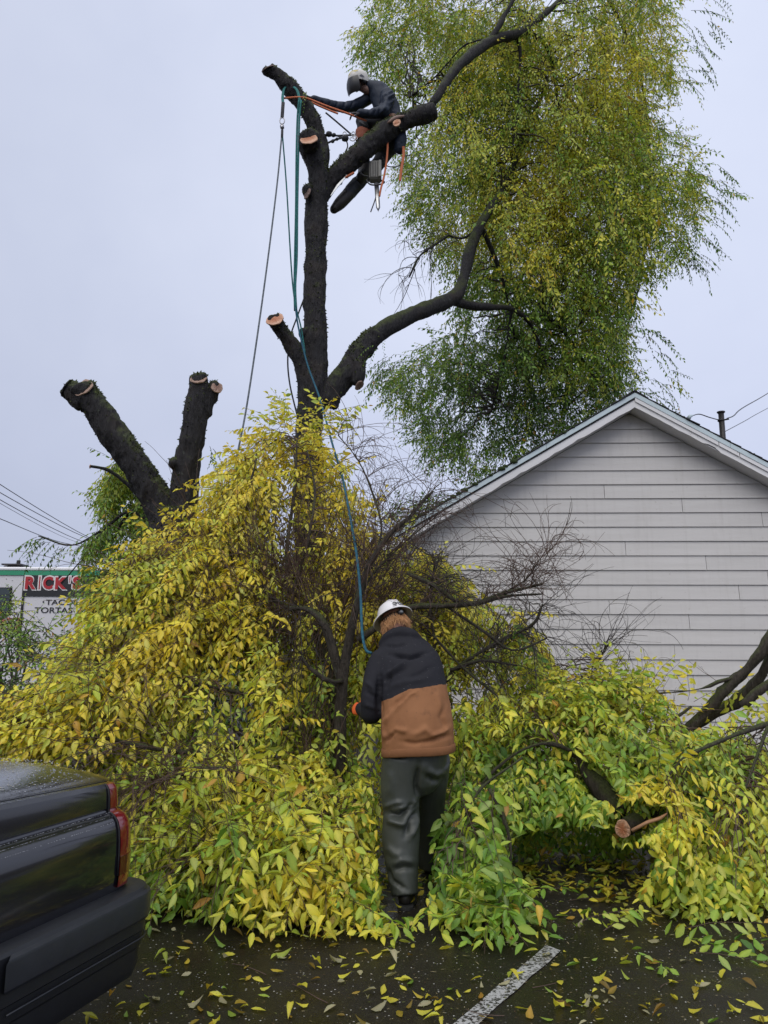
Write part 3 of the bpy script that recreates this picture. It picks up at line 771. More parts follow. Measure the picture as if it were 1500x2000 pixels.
# ------------------------------------------------------------------ leaves
def leaf_proto(curl, fold, twist=0.0, asym=0.0):
    xs = [0, .20, .48, .78, 1.0]; hw = [0, .165, .215, .11, 0]
    V = []
    for i, (x, h_) in enumerate(zip(xs, hw)):
        z = -curl * x * x
        if h_ == 0: V.append((x, 0, z))
        else:
            tw = twist * x
            for s_ in (-1, 0, 1):
                y = s_ * h_ * (1 + asym * s_); zz = z + abs(y) * fold + y * tw
                V.append((x, y, zz))
    # indices: 0 | 1 2 3 | 4 5 6 | 7 8 9 | 10
    F = [(0, 1, 2), (0, 2, 3)]
    for b in (1, 4):
        F += [(b, b + 3, b + 4), (b, b + 4, b + 1), (b + 1, b + 4, b + 5), (b + 1, b + 5, b + 2)]
    F += [(7, 10, 8), (8, 10, 9)]
    return np.array(V, float), np.array(F)
NEAR = [leaf_proto(.10, .35), leaf_proto(.25, .5, .5), leaf_proto(-.05, .25, -.5, .08), leaf_proto(.38, .7, .3), leaf_proto(.02, .12, 1.0, -.1)]
NEAR += [leaf_proto(.55, 1.1, .9), leaf_proto(-.25, .9, -.8, .1), leaf_proto(.15, -.45, .4, .15)]
RIB = np.array([(1.05, 1.0, .9)] + [(.86, .93, .9), (1.14, 1.1, 1.1), (.9, .95, .9)] * 3 + [(.88, .86, .8)])
def leaf_far(c, f):
    return np.array([(0, 0, 0), (.42, -.23, f - c * .2), (1, 0, -c), (.42, .23, f - c * .2)], float), np.array([(0, 1, 2), (0, 2, 3)])
FAR = [leaf_far(.1, .08), leaf_far(.3, .12), leaf_far(-.05, .02)]

def mk_sprays(n_leaf, length, leaf_len, K=20, seed=0, curve=.35):
    rg = np.random.default_rng(seed); out = []
    for k in range(K):
        t = np.linspace(0, 1, 7); bend = rg.uniform(-.12, .12); dr = rg.uniform(.1, curve)
        tw = np.stack([length * t, length * (bend * t ** 2 + rg.normal(0, .01, 7)), -length * dr * t ** 2], 1)
        O, Fm, Sc = [], [], []
        side = 1
        for i in range(n_leaf):
            q = .10 + .90 * (i + rg.uniform(-.25, .25)) / (n_leaf - 1); q = min(max(q, 0), 1)
            o = np.array([np.interp(q, t, tw[:, j]) for j in range(3)])
            ang = rad(rg.uniform(38, 72)) * side * (1 if i < n_leaf - 1 else .1)
            side = -side
            x = np.array((math.cos(ang), math.sin(ang), rg.uniform(-.35, .12) - .6 * dr * q)); x /= np.linalg.norm(x)
            zz = np.array((rg.normal(0, .3), rg.normal(0, .3), 1)); zz -= x * (zz @ x); zz /= np.linalg.norm(zz); y = np.cross(zz, x)
            s_ = leaf_len * rg.uniform(.72, 1.18) * (1 if q < .8 else .8)
            O.append(o + x * .006); Fm.append(np.stack([x, y, zz], 1)); Sc.append(s_)
        out.append((tw, np.array(O), np.array(Fm), np.array(Sc)))
    return dict(tw=np.array([o[0] for o in out]), O=np.array([o[1] for o in out]), F=np.array([o[2] for o in out]), S=np.array([o[3] for o in out]))

SPR_NEAR = mk_sprays(13, .42, .088, 24, 1)
SPR_LONG = mk_sprays(17, .58, .086, 24, 2, .5)
SPR_FAR = mk_sprays(13, .42, .070, 20, 3, .6)

def place(spr, A, D, scale, droop=.35, seed=0, flip=.15):
    """sprays at anchors A (N,3) along D (N,3) -> leaves and twig paths"""
    rg = np.random.default_rng(seed); N = len(A); K = len(spr['O'])
    k = rg.integers(0, K, N)
    x = nrm(D); up = np.array((0, 0, 1.0)) + rg.normal(0, flip, (N, 3)); up[:, 1] -= .45     # blades turn a little to the light and the open side
    z = nrm(up - x * np.sum(up * x, 1)[:, None]); y = np.cross(z, x)
    R = np.stack([x, y, z], 2)                       # N,3,3
    s_ = np.broadcast_to(scale, (N,))[:, None]
    O = A[:, None, :] + np.einsum('nij,nlj->nli', R, spr['O'][k]) * s_[:, :, None]
    F = np.einsum('nij,nljk->nlik', R, spr['F'][k])
    S_ = spr['S'][k] * s_
    T = A[:, None, :] + np.einsum('nij,nlj->nli', R, spr['tw'][k]) * s_[:, :, None]
    n = O.shape[1]; O = O.reshape(-1, 3); F = F.reshape(-1, 3, 3); S_ = S_.reshape(-1)
    X = F[:, :, 0] + np.array((0, 0, -1.0)) * (rg.random(len(O)) * droop * 2)[:, None]; X = nrm(X)
    Z = F[:, :, 2]; Z = nrm(Z - X * np.sum(Z * X, 1)[:, None]); Y = np.cross(Z, X)
    F = np.stack([X, Y, Z], 2)
    sid = np.repeat(np.arange(N), n)
    return O, F, S_, sid, T

PAL_T = np.array([0, .22, .45, .62, .80, .93, 1.0])
PAL = np.array([(.038, .100, .024), (.100, .22, .036), (.26, .45, .058), (.54, .62, .075), (.84, .77, .085), (.88, .70, .065), (.52, .28, .05)])
def palette(t):
    t = np.clip(t, 0, 1); return np.stack([np.interp(t, PAL_T, PAL[:, j]) for j in range(3)], 1)
def leaf_colors(O, sid, base, spread=.10, sp_spread=.10, field=.5, seed=0, yel=None):
    rg = np.random.default_rng(seed)
    t = base + field * (fbm(O, .9, 2, seed) - .5) * 2 + rg.normal(0, sp_spread, sid.max() + 1)[sid] + rg.normal(0, spread, len(O))
    if yel is not None: t = t + yel
    t = np.clip(t, 0.02, .92)
    odd = rg.random(len(O)); t = np.where(odd < .02, .97 + .03 * rg.random(len(O)), t)
    c = palette(t) * rg.uniform(.80, 1.15, len(O))[:, None]
    pale = (rg.random(len(O)) < .22)[:, None]          # some blades show their paler underside
    return np.where(pale, c * .72 + np.array((.16, .17, .08)) * .9, c)

def leaves_mesh(name, O, F, S_, col, protos, seed=0):
    rg = np.random.default_rng(seed); k = rg.integers(0, len(protos), len(O)); wd = rg.uniform(.66, 1.2, len(O)); S_ = S_ * rg.uniform(.72, 1.12, len(O))
    VV, FF, CC = [], [], []; n0 = 0
    for j, (pv, pf) in enumerate(protos):
        m_ = k == j; c = int(m_.sum())
        if not c: continue
        pvw = np.repeat(pv[None], c, 0); pvw[:, :, 1] *= wd[m_][:, None]
        V = O[m_][:, None, :] + np.einsum('nij,nkj->nki', F[m_], pvw) * S_[m_][:, None, None]
        VV.append(V.reshape(-1, 3)); FF.append((pf[None] + (np.arange(c) * len(pv))[:, None, None]).reshape(-1, 3) + n0)
        cc = np.repeat(col[m_][:, None], len(pv), 1)
        if len(pv) > 6:
            cc = cc * RIB[None]; br = rg.random(c) < .16; cc[br, -1] = cc[br, -1] * (.5, .3, .3); cc[br, 7:10] *= (.85, .72, .6)
        CC.append(cc.reshape(-1, 3)); n0 += c * len(pv)
    return fast_mesh(name, np.vstack(VV), np.vstack(FF), np.vstack(CC))

def inpoly(x, y, poly):
    poly = np.array(poly, float); n = len(poly); r = np.zeros(len(x), bool); j = n - 1
    for i in range(n):
        xi, yi = poly[i]; xj, yj = poly[j]
        c = ((yi > y) != (yj > y)) & (x < (xj - xi) * (y - yi) / (yj - yi + 1e-12) + xi)
        r ^= c; j = i
    return r
def sample_region(poly, N, Yf, thick, seed=0, pw=1.0, clump=0.0):
    """points spread through a volume: outline, mean distance of its near face and depth behind it"""
    rg = np.random.default_rng(seed); p = np.array(poly); lo, hi = p.min(0), p.max(0); X = []
    got = 0; out = []
    while got < N:
        x = rg.uniform(lo[0], hi[0], 4000); y = rg.uniform(lo[1], hi[1], 4000); m_ = inpoly(x, y, poly)
        if clump:
            q = fbm(np.stack([x / 60, y / 60, x * 0], 1), 1.0, 2, seed + 31); m_ &= (q + rg.normal(0, .05, 4000)) > clump
        x, y = x[m_], y[m_]; out.append(np.stack([x, y], 1)); got += len(x)
    xy = np.vstack(out)[:N]
    Y = Yf(xy[:, 0], xy[:, 1]) + thick * rg.random(N) ** pw
    Y += .35 * (fbm(np.stack([xy[:, 0] / 120, xy[:, 1] / 120, np.zeros(N)], 1), 1, 2, seed) - .5)
    u, v = (xy[:, 0] - 750) / FPX, (1000 - xy[:, 1]) / FPX
    u, v = u * CR - v * SR, u * SR + v * CR
    dy = CP - v * SP; dz = SP + v * CP
    return np.stack([u / dy * Y, Y, CAMH + dz / dy * Y], 1), xy

# silhouette of the worker, kept clear of leaves that would hang in front of him
WORKER = [(722, 1165), (822, 1170), (822, 1240), (870, 1290), (902, 1440), (895, 1480), (872, 1560), (840, 1620), (828, 1790), (745, 1790), (738, 1470), (738, 1425), (680, 1430), (684, 1350), (705, 1260), (728, 1240)]
GRN = []          # all near leaves, for the visibility pass
KEEP = [([(910, 1570), (955, 1500), (1010, 1460), (1062, 1442), (1105, 1450), (1138, 1480), (1170, 1500), (1215, 1580), (1150, 1550), (1115, 1500), (1060, 1464), (1010, 1484), (950, 1532)], 5.7),
        ([(1195, 1580), (1240, 1570), (1315, 1578), (1305, 1600), (1240, 1640), (1205, 1645), (1192, 1610)], 5.4),
        ([(1000, 1640), (1080, 1620), (1180, 1620), (1200, 1660), (1285, 1660), (1250, 1740), (1100, 1730), (1005, 1710)], 5.9),
        ([(640, 1230), (690, 1230), (700, 1400), (690, 1530), (640, 1530)], 5.85), ([(1290, 1345), (1420, 1290), (1520, 1200), (1520, 1330), (1420, 1400), (1350, 1430)], 6.5),
        ([(-200, 1450), (100, 1470), (240, 1530), (270, 1750), (-200, 1800)], 4.4)]
def clear_worker(pts, Ymax=5.75):
    px, py, _ = project(pts); k = ~(inpoly(px, py, WORKER) & (pts[:, 1] < Ymax))
    for poly, y in KEEP: k &= ~(inpoly(px, py, poly) & (pts[:, 1] < y))
    return k

class Pile:
    def __init__(s, th, n_single=220): s.th = th; s.O = []; s.F = []; s.S = []; s.C = []; s.tw = []; s.seg = []; s.n = n_single; s.limbs = []
    def sprays(s, A, D, scale, base, spr=SPR_NEAR, droop=.35, field=.35, seed=0, keep=None, flip=.2, sp_spread=.1, yf=None):
        O, F, S_, sid, T = place(spr, A, D, scale, droop, seed, flip)
        c = leaf_colors(O, sid, base, .07, sp_spread, field, seed, yf(O) if yf else None)
        low = O[:, 2] < .02; O[low, 2] = .015 + .03 * np.random.default_rng(seed).random(low.sum())
        k = clear_worker(O) & clear_worker(O + F[:, :, 0] * S_[:, None])
        X = F[:, :, 0]; tip = O + X * S_[:, None]; k &= tip[:, 2] > .006
        if keep is not None: k &= keep(O)
        s.O.append(O[k]); s.F.append(F[k]); s.S.append(S_[k]); s.C.append(c[k])
        ok = clear_worker(T.reshape(-1, 3)).reshape(T.shape[:2]).all(1) & (T[:, :, 2] > .004).all(1)
        s.tw.append(T[ok]); return O
    def finish(s):
        s.O = np.vstack(s.O); s.F = np.vstack(s.F); s.S = np.hstack(s.S); s.C = np.vstack(s.C)
PILES = []
def limb_of(pile, pix, mat=None, seed=0, name='limb', n_side=12, amp=.006):
    o, q = limb_tube(pix, mat or M['bark_lichen'], name, pile.th, n_side=n_side, amp=amp, seed=seed); pile.limbs.append(q); return q
def connect(pile, A, n, r0=.008, seed=0, mat='twig', lift=.12, name='twigs'):
    """side shoots from the limbs out to n of the spray anchors"""
    rg = np.random.default_rng(seed); Lp = np.vstack([q[0] for q in pile.limbs])
    idx = rg.choice(len(A), min(n, len(A)), replace=False); B = A[idx]
    d = np.linalg.norm(Lp[None] - B[:, None], axis=2) + np.abs(rg.normal(0, .25, (len(B), len(Lp)))); j = d.argmin(1); a = Lp[j]
    t = np.linspace(0, 1, 9)[None, :, None]; dist = np.linalg.norm(B - a, axis=1)[:, None, None]
    Pth = a[:, None] * (1 - t) + B[:, None] * t + np.array((0, 0, 1.0)) * lift * dist * np.sin(math.pi * t) + rg.normal(0, .035, (len(B), 9, 3)) * dist * np.sin(math.pi * t)
    Pth[:, :, 2] = np.maximum(Pth[:, :, 2], .01)
    ok = clear_worker(Pth.reshape(-1, 3)).reshape(Pth.shape[:2]).all(1); Pth = Pth[ok]
    R = np.linspace(r0, .0022, 9)[None] * rg.uniform(.6, 1.2, (len(Pth), 1))
    V, F = tubes_fast(Pth, R, 5); link_obj(name, fast_mesh(name, V, F, smooth=True), M[mat], pile.th, kind='stuff')
def grow(starts, dirs, length, n=14, r0=.003, curl=1.2, wander=.35, grav=-.05, seed=0):
    rg = np.random.default_rng(seed); N = len(starts); p = np.array(starts, float); d = nrm(dirs); ax = nrm(rg.normal(0, 1, (N, 3)))
    L_ = np.broadcast_to(length, (N,)) * rg.uniform(.5, 1.25, N); st = (L_ / (n - 1))[:, None]; out = [p.copy()]
    cu = (rg.normal(0, curl, N) / (n - 1))[:, None]
    for k in range(n - 1):
        d = nrm(d + np.cross(ax, d) * cu + rg.normal(0, wander / (n - 1) ** .5 * .5, (N, 3)) + np.array((0, 0, grav / (n - 1)))); p = p + d * st; out.append(p.copy())
    Q = np.stack(out, 1); R = np.linspace(r0, max(r0 * .3, .0012), n)[None] * rg.uniform(.7, 1.2, (N, 1)); return Q, R
def bare(th, starts, dirs, length, mat='twig', name='bare_twigs', fork=2, **k):
    Q, R = grow(starts, dirs, length, **k); VV, FF = [], []
    allp = [(Q, R)]
    rg = np.random.default_rng(k.get('seed', 0) + 5)
    for f_ in range(fork):
        i = rg.integers(3, 10, len(Q)); s_ = Q[np.arange(len(Q)), i]; d = nrm(Q[np.arange(len(Q)), i + 1] - s_) + rg.normal(0, .45, (len(Q), 3))
        kk = dict(k); kk['r0'] = k.get('r0', .003) * .65; kk['seed'] = k.get('seed', 0) + 11 * (f_ + 1)
        allp.append(grow(s_, d, np.broadcast_to(length, (len(Q),)) * .55, **kk))
    n0 = 0
    for q, r in allp:
        ok = clear_worker(q.reshape(-1, 3)).reshape(q.shape[:2]).all(1) & (q[:, :, 2] > 0).all(1); V, F = tubes_fast(q[ok], r[ok], 4); VV.append(V); FF.append(F + n0); n0 += len(V)
    return link_obj(name, fast_mesh(name, np.vstack(VV), np.vstack(FF), smooth=True), M[mat], th, kind='stuff')
def ysurf(py): return np.interp(py, [780, 1050, 1300, 1480, 1650, 1800], [7.4, 6.75, 6.05, 5.55, 5.0, 4.72])

# --- standing tree's crown (leaves too small and too many to pick apart)
CROWN = [(700, 70), (735, 25), (745, -70), (1370, -70), (1310, 60), (1330, 160), (1325, 230), (1370, 360), (1350, 440), (1310, 510), (1245, 530), (1225, 600), (1225, 690), (1240, 770), (1250, 850), (1100, 960), (940, 960), (890, 880), (820, 868), (795, 830), (745, 745), (790, 690), (860, 655), (905, 640), (880, 610), (905, 545), (870, 500), (842, 450), (800, 395), (792, 330), (765, 295), (800, 270), (858, 225), (880, 165), (850, 170), (800, 195), (768, 178), (752, 130), (720, 120)]
yc = lambda x, y: 10.3 + .9 * np.clip(1 - ((x - 1080) / 330) ** 2, 0, 1) * -1 + np.interp(y, [0, 400, 900], [.3, .7, 1.35])
def roof_ok(O):
    u = np.abs((O - pk) @ he); d = (O - pk) @ hb; return ~((d > -.05) & (d < 9.5) & (u < HW + .1) & (O[:, 2] < zpk - S * u + .12))
crO, crF, crS, crC, crT = [], [], [], [], []
def crown(poly, N, Yf, thick, base, spr, scale, seed, dirf, droop=.5, clump=0.0, field=.3, extra=None):
    A, xy = sample_region(poly, N, Yf, thick, seed, 1.0, clump)
    rg = np.random.default_rng(seed + 1)
    D = dirf(A, xy, rg)
    O, F, S_, sid, T = place(spr, A, D, scale * rg.uniform(.8, 1.25, len(A)), droop, seed, .4)
    e = extra(*project(O)[:2]) if extra else None
    c = leaf_colors(O, sid, base, .07, .09, field, seed, e)
    k = roof_ok(O) & ~((O[:, 0] > .9) & (O[:, 1] < 11.0) & (O[:, 2] < 5.4)); crO.append(O[k]); crF.append(F[k]); crS.append(S_[k]); crC.append(c[k])
    ok = roof_ok(T.reshape(-1, 3)).reshape(T.shape[:2]).all(1); crT.append(T[ok]); return A
def crown_dir(A, xy, rg):
    out = np.stack([(xy[:, 0] - 1060) / 330, np.zeros(len(A)), np.zeros(len(A))], 1)
    return out * .62 + np.array((0, -.1, -.5)) + rg.normal(0, .68, (len(A), 3))
def crown_yel(px, py):
    a = np.exp(-(((px - 930) / 230) ** 2 + ((py - 60) / 190) ** 2)) * .05
    b = np.exp(-(((px - 1180) / 150) ** 2 + ((py - 200) / 190) ** 2)) * .20
    c = np.exp(-(((px - 1060) / 170) ** 2 + ((py - 430) / 150) ** 2)) * .20
    d = np.interp(py, [0, 450, 700, 900], [.12, .05, -.06, -.10]) - np.clip((px - 1180) / 250, 0, 1) * .12 * (py > 420)
    return a + b + c + d
A1 = crown(CROWN, 9300, yc, 2.6, .44, SPR_FAR, .98, 101, crown_dir, clump=.40, extra=crown_yel)
core_ = [(830, 20), (1240, 60), (1290, 400), (1230, 560), (1200, 760), (1130, 880), (960, 880), (900, 780), (960, 640), (960, 470), (890, 300)]
A2 = crown(core_, 5400, lambda x, y: yc(x, y) + .5, 2.4, .42, SPR_FAR, .98, 102, crown_dir, extra=crown_yel)
# light yellow sprays standing out on the near side
A3 = crown([(1130, 40), (1270, 100), (1300, 420), (1210, 620), (1100, 340), (1080, 150)], 170, lambda x, y: yc(x, y) - .45, .5, .66, SPR_FAR, 1.15, 103, crown_dir, clump=.45)
A4 = crown([(950, 380), (1080, 390), (1090, 560), (1010, 520), (960, 430)], 70, lambda x, y: yc(x, y) - .6, .5, .68, SPR_FAR, 1.1, 104, crown_dir)
A5 = crown([(800, 180), (870, 200), (1000, 260), (960, 300), (850, 300), (830, 240)], 60, lambda x, y: 9.2 + 0 * x, .7, .52, SPR_FAR, 1.0, 105, crown_dir)
fr_dir = lambda A, xy, rg: np.stack([np.sign(xy[:, 0] - 1060) * .9, np.zeros(len(A)), -.55 * np.ones(len(A))], 1) + rg.normal(0, .22, (len(A), 3))
FR = [[(1240, 640), (1300, 640), (1325, 780), (1290, 800), (1230, 740)], [(1330, 430), (1400, 400), (1400, 500), (1320, 530)], [(1350, 300), (1420, 330), (1410, 400), (1340, 380)], [(1330, 30), (1400, -20), (1370, 180), (1330, 180)],
      [(745, 700), (800, 680), (800, 760), (750, 750)], [(820, 850), (900, 870), (930, 910), (850, 880)], [(705, 60), (745, 40), (750, 150), (712, 120)], [(795, 300), (830, 300), (840, 460), (800, 440)]]
for i, pf in enumerate(FR): crown(pf, 26, lambda x, y: 11.0 + 0 * x, .9, .26 if i < 6 else .38, SPR_FAR, .95, 110 + i, fr_dir)
O_, F_, S_, C_ = np.vstack(crO), np.vstack(crF), np.hstack(crS), np.vstack(crC)
M['leaf_crown'] = M['leaf']
link_obj('foliage', leaves_mesh('foliage', O_, F_, S_, C_, FAR, 3), M['leaf_crown'], tree, kind='stuff')
T_ = np.vstack(crT); V, F = tubes_fast(T_, np.broadcast_to(np.linspace(.0035, .0016, 7)[None], T_.shape[:2]), 3)
link_obj('twigs', fast_mesh('twigs', V, F), M['twig_dark'], tree, kind='stuff')
class _C: pass
cp = _C(); cp.th = tree; cp.limbs = limbs
AA = np.vstack([A1, A2]); AA = AA[roof_ok(AA)]
connect(cp, AA, 520, .018, 5, 'twig_dark', .10, 'twigs')
# bare curling twigs left of the crown
st_, dr_ = [], []
for (x, y, Y) in ((870, 462, 10), (850, 478, 9.9), (835, 490, 9.9), (820, 505, 9.85), (810, 525, 9.8), (895, 470, 10)):
    for _ in range(4): st_.append(P(x, y, Y)); dr_.append((rng.normal(-.6, .4), rng.normal(0, .4), rng.normal(-.2, .5)))
bare(tree, np.array(st_), np.array(dr_), .75, 'twig_dark', curl=2.2, wander=.5, grav=-.9, r0=.006, seed=21)
# a few small sprigs on the lower limb and the trunk
for (poly, n, b, Y) in (([(735, 640), (760, 650), (735, 690), (715, 690)], 4, .42, 8.95), ([(590, 170), (600, 175), (595, 182), (588, 180)], 1, .3, 8.7)):
    A, xy = sample_region(poly, n, lambda x, y: Y + 0 * x, .02, 5)
    O, F, Sx, sid, T = place(SPR_FAR, A, np.array((-.3, -.3, -.8)) + rng.normal(0, .2, (n, 3)), .6, .4, 6)
    link_obj('sprig', leaves_mesh('sprig', O, F, Sx * .8, leaf_colors(O, sid, b), FAR, 4), M['leaf'], tree, kind='stuff')

# --- green foliage left behind the V tree
GL = [(235, 885), (262, 900), (300, 1000), (345, 1040), (330, 1100), (260, 1180), (200, 1170), (188, 1140), (168, 1085), (175, 1050), (225, 1010), (205, 960), (215, 920)]
cr_dir2 = lambda A, xy, rg: np.stack([(xy[:, 0] - 260) / 160 * .6, np.zeros(len(A)), -.7 * np.ones(len(A))], 1) + rg.normal(0, .35, (len(A), 3))
crO, crF, crS, crC, crT = [], [], [], [], []
B1 = crown(GL, 1700, lambda x, y: 8.25 + 0 * x, .8, .38, SPR_FAR, .82, 201, cr_dir2, clump=.42, extra=lambda px, py: np.interp(py, [900, 1050, 1150], [.1, .0, -.03]))
B2 = crown([(60, 1040), (140, 1060), (120, 1090), (95, 1070), (70, 1055)], 12, lambda x, y: 8.5 + 0 * x, .2, .22, SPR_FAR, .7, 202, lambda A, xy, rg: np.array((-.6, 0, -.5)) + rg.normal(0, .2, (len(A), 3)))
B3 = crown([(408, 860), (430, 870), (425, 900), (408, 890)], 4, lambda x, y: 7.9 + 0 * x, .1, .25, SPR_FAR, .6, 203, lambda A, xy, rg: np.array((.3, 0, -.9)) + rg.normal(0, .2, (len(A), 3)))
link_obj('foliage', leaves_mesh('foliage', np.vstack(crO), np.vstack(crF), np.hstack(crS), np.vstack(crC), FAR, 3), M['leaf'], vt, kind='stuff')
T_ = np.vstack(crT); V, F = tubes_fast(T_, np.broadcast_to(np.linspace(.003, .0014, 7)[None], T_.shape[:2]), 3)
link_obj('twigs', fast_mesh('twigs', V, F), M['twig_dark'], vt, kind='stuff')

# --- background: hedge behind the lot, dark shrub at the far left, tree tip over the eave
def shrub(label, poly, Yf, thick, N, base, seed, cat='shrub', name='shrub', scale=1.0, stem=None, clump=0):
    A, xy = sample_region(poly, N, Yf, thick, seed, 1.0, clump)
    c = A.mean(0); t = thing(name, label, cat, (c[0], c[1], 0)); rg = np.random.default_rng(seed)
    D = np.stack([rg.normal(0, .6, N), rg.normal(-.2, .5, N), rg.normal(.0, .6, N)], 1)
    O, F, S_, sid, T = place(SPR_FAR, A, D, scale, .4, seed, .4); k = (O[:, 2] > .02) & roof_ok(O)
    link_obj('foliage', leaves_mesh('foliage', O[k], F[k], S_[k], leaf_colors(O, sid, base, .08, .1, .3, seed)[k], FAR, seed), M['leaf'], t, kind='stuff')
    Lp = [spline([(c[0] + rg.normal(0, .1), c[1], 0), (c[0] + rg.normal(0, .4), c[1] + rg.normal(0, .2), c[2] * .5), A[rg.integers(0, N)]], 12) for _ in range(8)]
    V, F = tubes_fast(np.array(Lp), np.broadcast_to(np.linspace(.03, .008, 12)[None], (8, 12)), 6); link_obj('stem', fast_mesh('stem', V, F), M['twig_dark'], t, kind='stuff')
    ok = roof_ok(T.reshape(-1, 3)).reshape(T.shape[:2]).all(1) & (T[:, :, 2] > 0).all(1)
    V, F = tubes_fast(T[ok], np.broadcast_to(np.linspace(.006, .003, 7)[None], T[ok].shape[:2]), 3); link_obj('twigs', fast_mesh('twigs', V, F), M['twig_dark'], t, kind='stuff')
    return t
shrub('dark olive shrub at the left edge below the food truck', [(-120, 1215), (20, 1205), (80, 1225), (120, 1260), (110, 1420), (-120, 1420)], lambda x, y: 9.2 + 0 * x, 1.4, 330, .30, 301)
shrub('low leafy bush in front of the food truck window', [(-40, 1165), (22, 1162), (48, 1180), (40, 1215), (10, 1235), (-40, 1230)], lambda x, y: 10.6 + 0 * x, .6, 60, .50, 302, scale=.75, clump=.45)
shrub('dark hedge standing behind the cut branches left of the house', [(100, 1230), (760, 1190), (880, 1240), (880, 1400), (100, 1400)], lambda x, y: 12.6 + 0 * x, 1.0, 620, .22, 303, 'hedge', 'hedge', 1.5)
shrub('dark distant tree tip just above the left eave of the house', [(770, 1000), (812, 985), (838, 965), (850, 990), (870, 985), (840, 1020), (780, 1060)], lambda x, y: 15 + 0 * x, 1.0, 90, .20, 304, 'tree', 'background_tree', 1.3)
# ------------------------------------------------------------------ the cut branches heaped on the lot
def dirf(base, jit, c=None, k=0.0):
    def f(A, xy, rg):
        D = np.broadcast_to(np.array(base, float), A.shape).copy()
        if c is not None:
            o = np.stack([(xy[:, 0] - c[0]) / 300, np.zeros(len(A)), -(xy[:, 1] - c[1]) / 300], 1); D += k * o
        return D + rg.normal(0, jit, A.shape)
    return f
def pile(name, label, poly, N, Y0, thick, base, df, seed, spr=SPR_NEAR, scale=.89, clump=0.0, field=.3, n_single=220, pw=1.0, loc=None, yf=None, droop=.35, th=None, yfun=None, group=None):
    N = int(N * 1.5)
    A, xy = sample_region(poly, N, yfun or (lambda x, y: ysurf(y) + Y0), thick, seed, pw, clump)
    A[:, 2] = np.maximum(A[:, 2], .06)
    if th is None:
        c = A.mean(0) if loc is None else loc
        th = Pile(thing(name, label, 'branch', (c[0], c[1], 0), group), n_single); PILES.append(th)
    rg = np.random.default_rng(seed + 2)
    th.sprays(A, df(A, xy, rg), scale * rg.uniform(.78, 1.15, len(A)), base, spr, droop=droop, field=field, seed=seed, yf=yf)
    return th, A

def shoots(th, segs, n, Lm, up, seed, **k):
    rg = np.random.default_rng(seed); s_, d_ = [], []
    for _ in range(n):
        p, r = segs[rg.integers(0, len(segs))]; j = rg.integers(len(p) // 3, len(p)); s_.append(p[j]); d_.append(np.array(up) + rg.normal(0, .55, 3))
    return bare(th, np.array(s_), np.array(d_), Lm, seed=seed, **k)
# A: golden heap at the left
PA, A = pile('cut_branch', 'golden yellow leafy branch heaped on the left behind the car', [(90, 1350), (145, 1260), (200, 1175), (240, 1105), (285, 1050), (330, 1040), (420, 1010), (520, 1100), (560, 1300), (560, 1500), (300, 1560), (-60, 1520), (-60, 1390)], 760, -.25, 1.0, .85, dirf((-.42, -.5, -.42), .46, (420, 1180), .3), 401, pw=1.3, clump=.41,
     yf=lambda O: np.interp(O[:, 2], [.7, 1.3, 2.0, 2.6], [-.16, -.03, .02, .05]))
pile('', '', [(270, 1080), (400, 1040), (440, 1150), (330, 1330), (170, 1360), (210, 1200)], 170, -.42, .3, .86, dirf((-.5, -.5, -.55), .28), 402, SPR_LONG, 1.0, th=PA)
pile('', '', [(-40, 1400), (60, 1340), (200, 1330), (240, 1440), (100, 1480), (-40, 1470)], 90, -.5, .3, .74, dirf((-.7, -.4, -.1), .3), 403, th=PA)
limb_of(PA, [(560, 1420, 16, 6.0), (480, 1450, 16, 5.75), (400, 1470, 14, 5.55), (300, 1462, 12, 5.4), (200, 1440, 9, 5.35), (80, 1412, 6, 5.4), (-20, 1408, 4, 5.4)], seed=1)
limb_of(PA, [(560, 1400, 12, 6.2), (470, 1340, 12, 6.2), (380, 1260, 9, 6.2), (300, 1180, 6, 6.3), (240, 1120, 4, 6.3)], seed=2)
limb_of(PA, [(500, 1360, 9, 6.1), (400, 1340, 8, 5.9), (300, 1330, 6, 5.8), (200, 1290, 4, 5.8)], seed=3)
connect(PA, A, 260, .0065, 41)
shoots(PA.th, PA.limbs, 120, .9, (-.5, -.5, .25), 61, curl=.9, wander=.3, grav=-.6, r0=.0034)

# B: tall yellow branch with reddish shoots
PB, A = pile('cut_branch', 'tallest yellow leafed branch with many reddish shoots against the tall trunk', [(400, 1040), (420, 950), (470, 890), (520, 830), (575, 812), (640, 830), (665, 880), (700, 960), (740, 1050), (740, 1200), (640, 1300), (520, 1300), (420, 1180)], 560, -.1, 1.1, .83, dirf((-.1, -.3, -.5), .42, (590, 1150), .45), 411, pw=.9, clump=.41, field=.25)
pile('', '', [(390, 1060), (420, 960), (475, 895), (520, 850), (540, 960), (520, 1120), (470, 1220), (400, 1200)], 230, -.2, .5, .80, dirf((-.45, -.4, -.6), .3), 412, SPR_LONG, .95, th=PB)
pile('', '', [(540, 815), (650, 815), (660, 860), (600, 850), (545, 860)], 16, -.2, .2, .74, dirf((0, -.3, .3), .5), 413, th=PB)
pile('', '', [(560, 1040), (760, 1080), (760, 1240), (690, 1500), (560, 1500), (520, 1300)], 260, .25, .6, .60, dirf((0, -.3, -.5), .4), 414, th=PB)
limb_of(PB, [(668, 1520, 30, 6.2), (655, 1400, 28, 6.3), (640, 1300, 26, 6.4), (610, 1215, 20, 6.5), (570, 1165, 14, 6.6), (560, 1080, 10, 6.8), (575, 960, 7, 7), (580, 860, 4, 7.1)], seed=4)
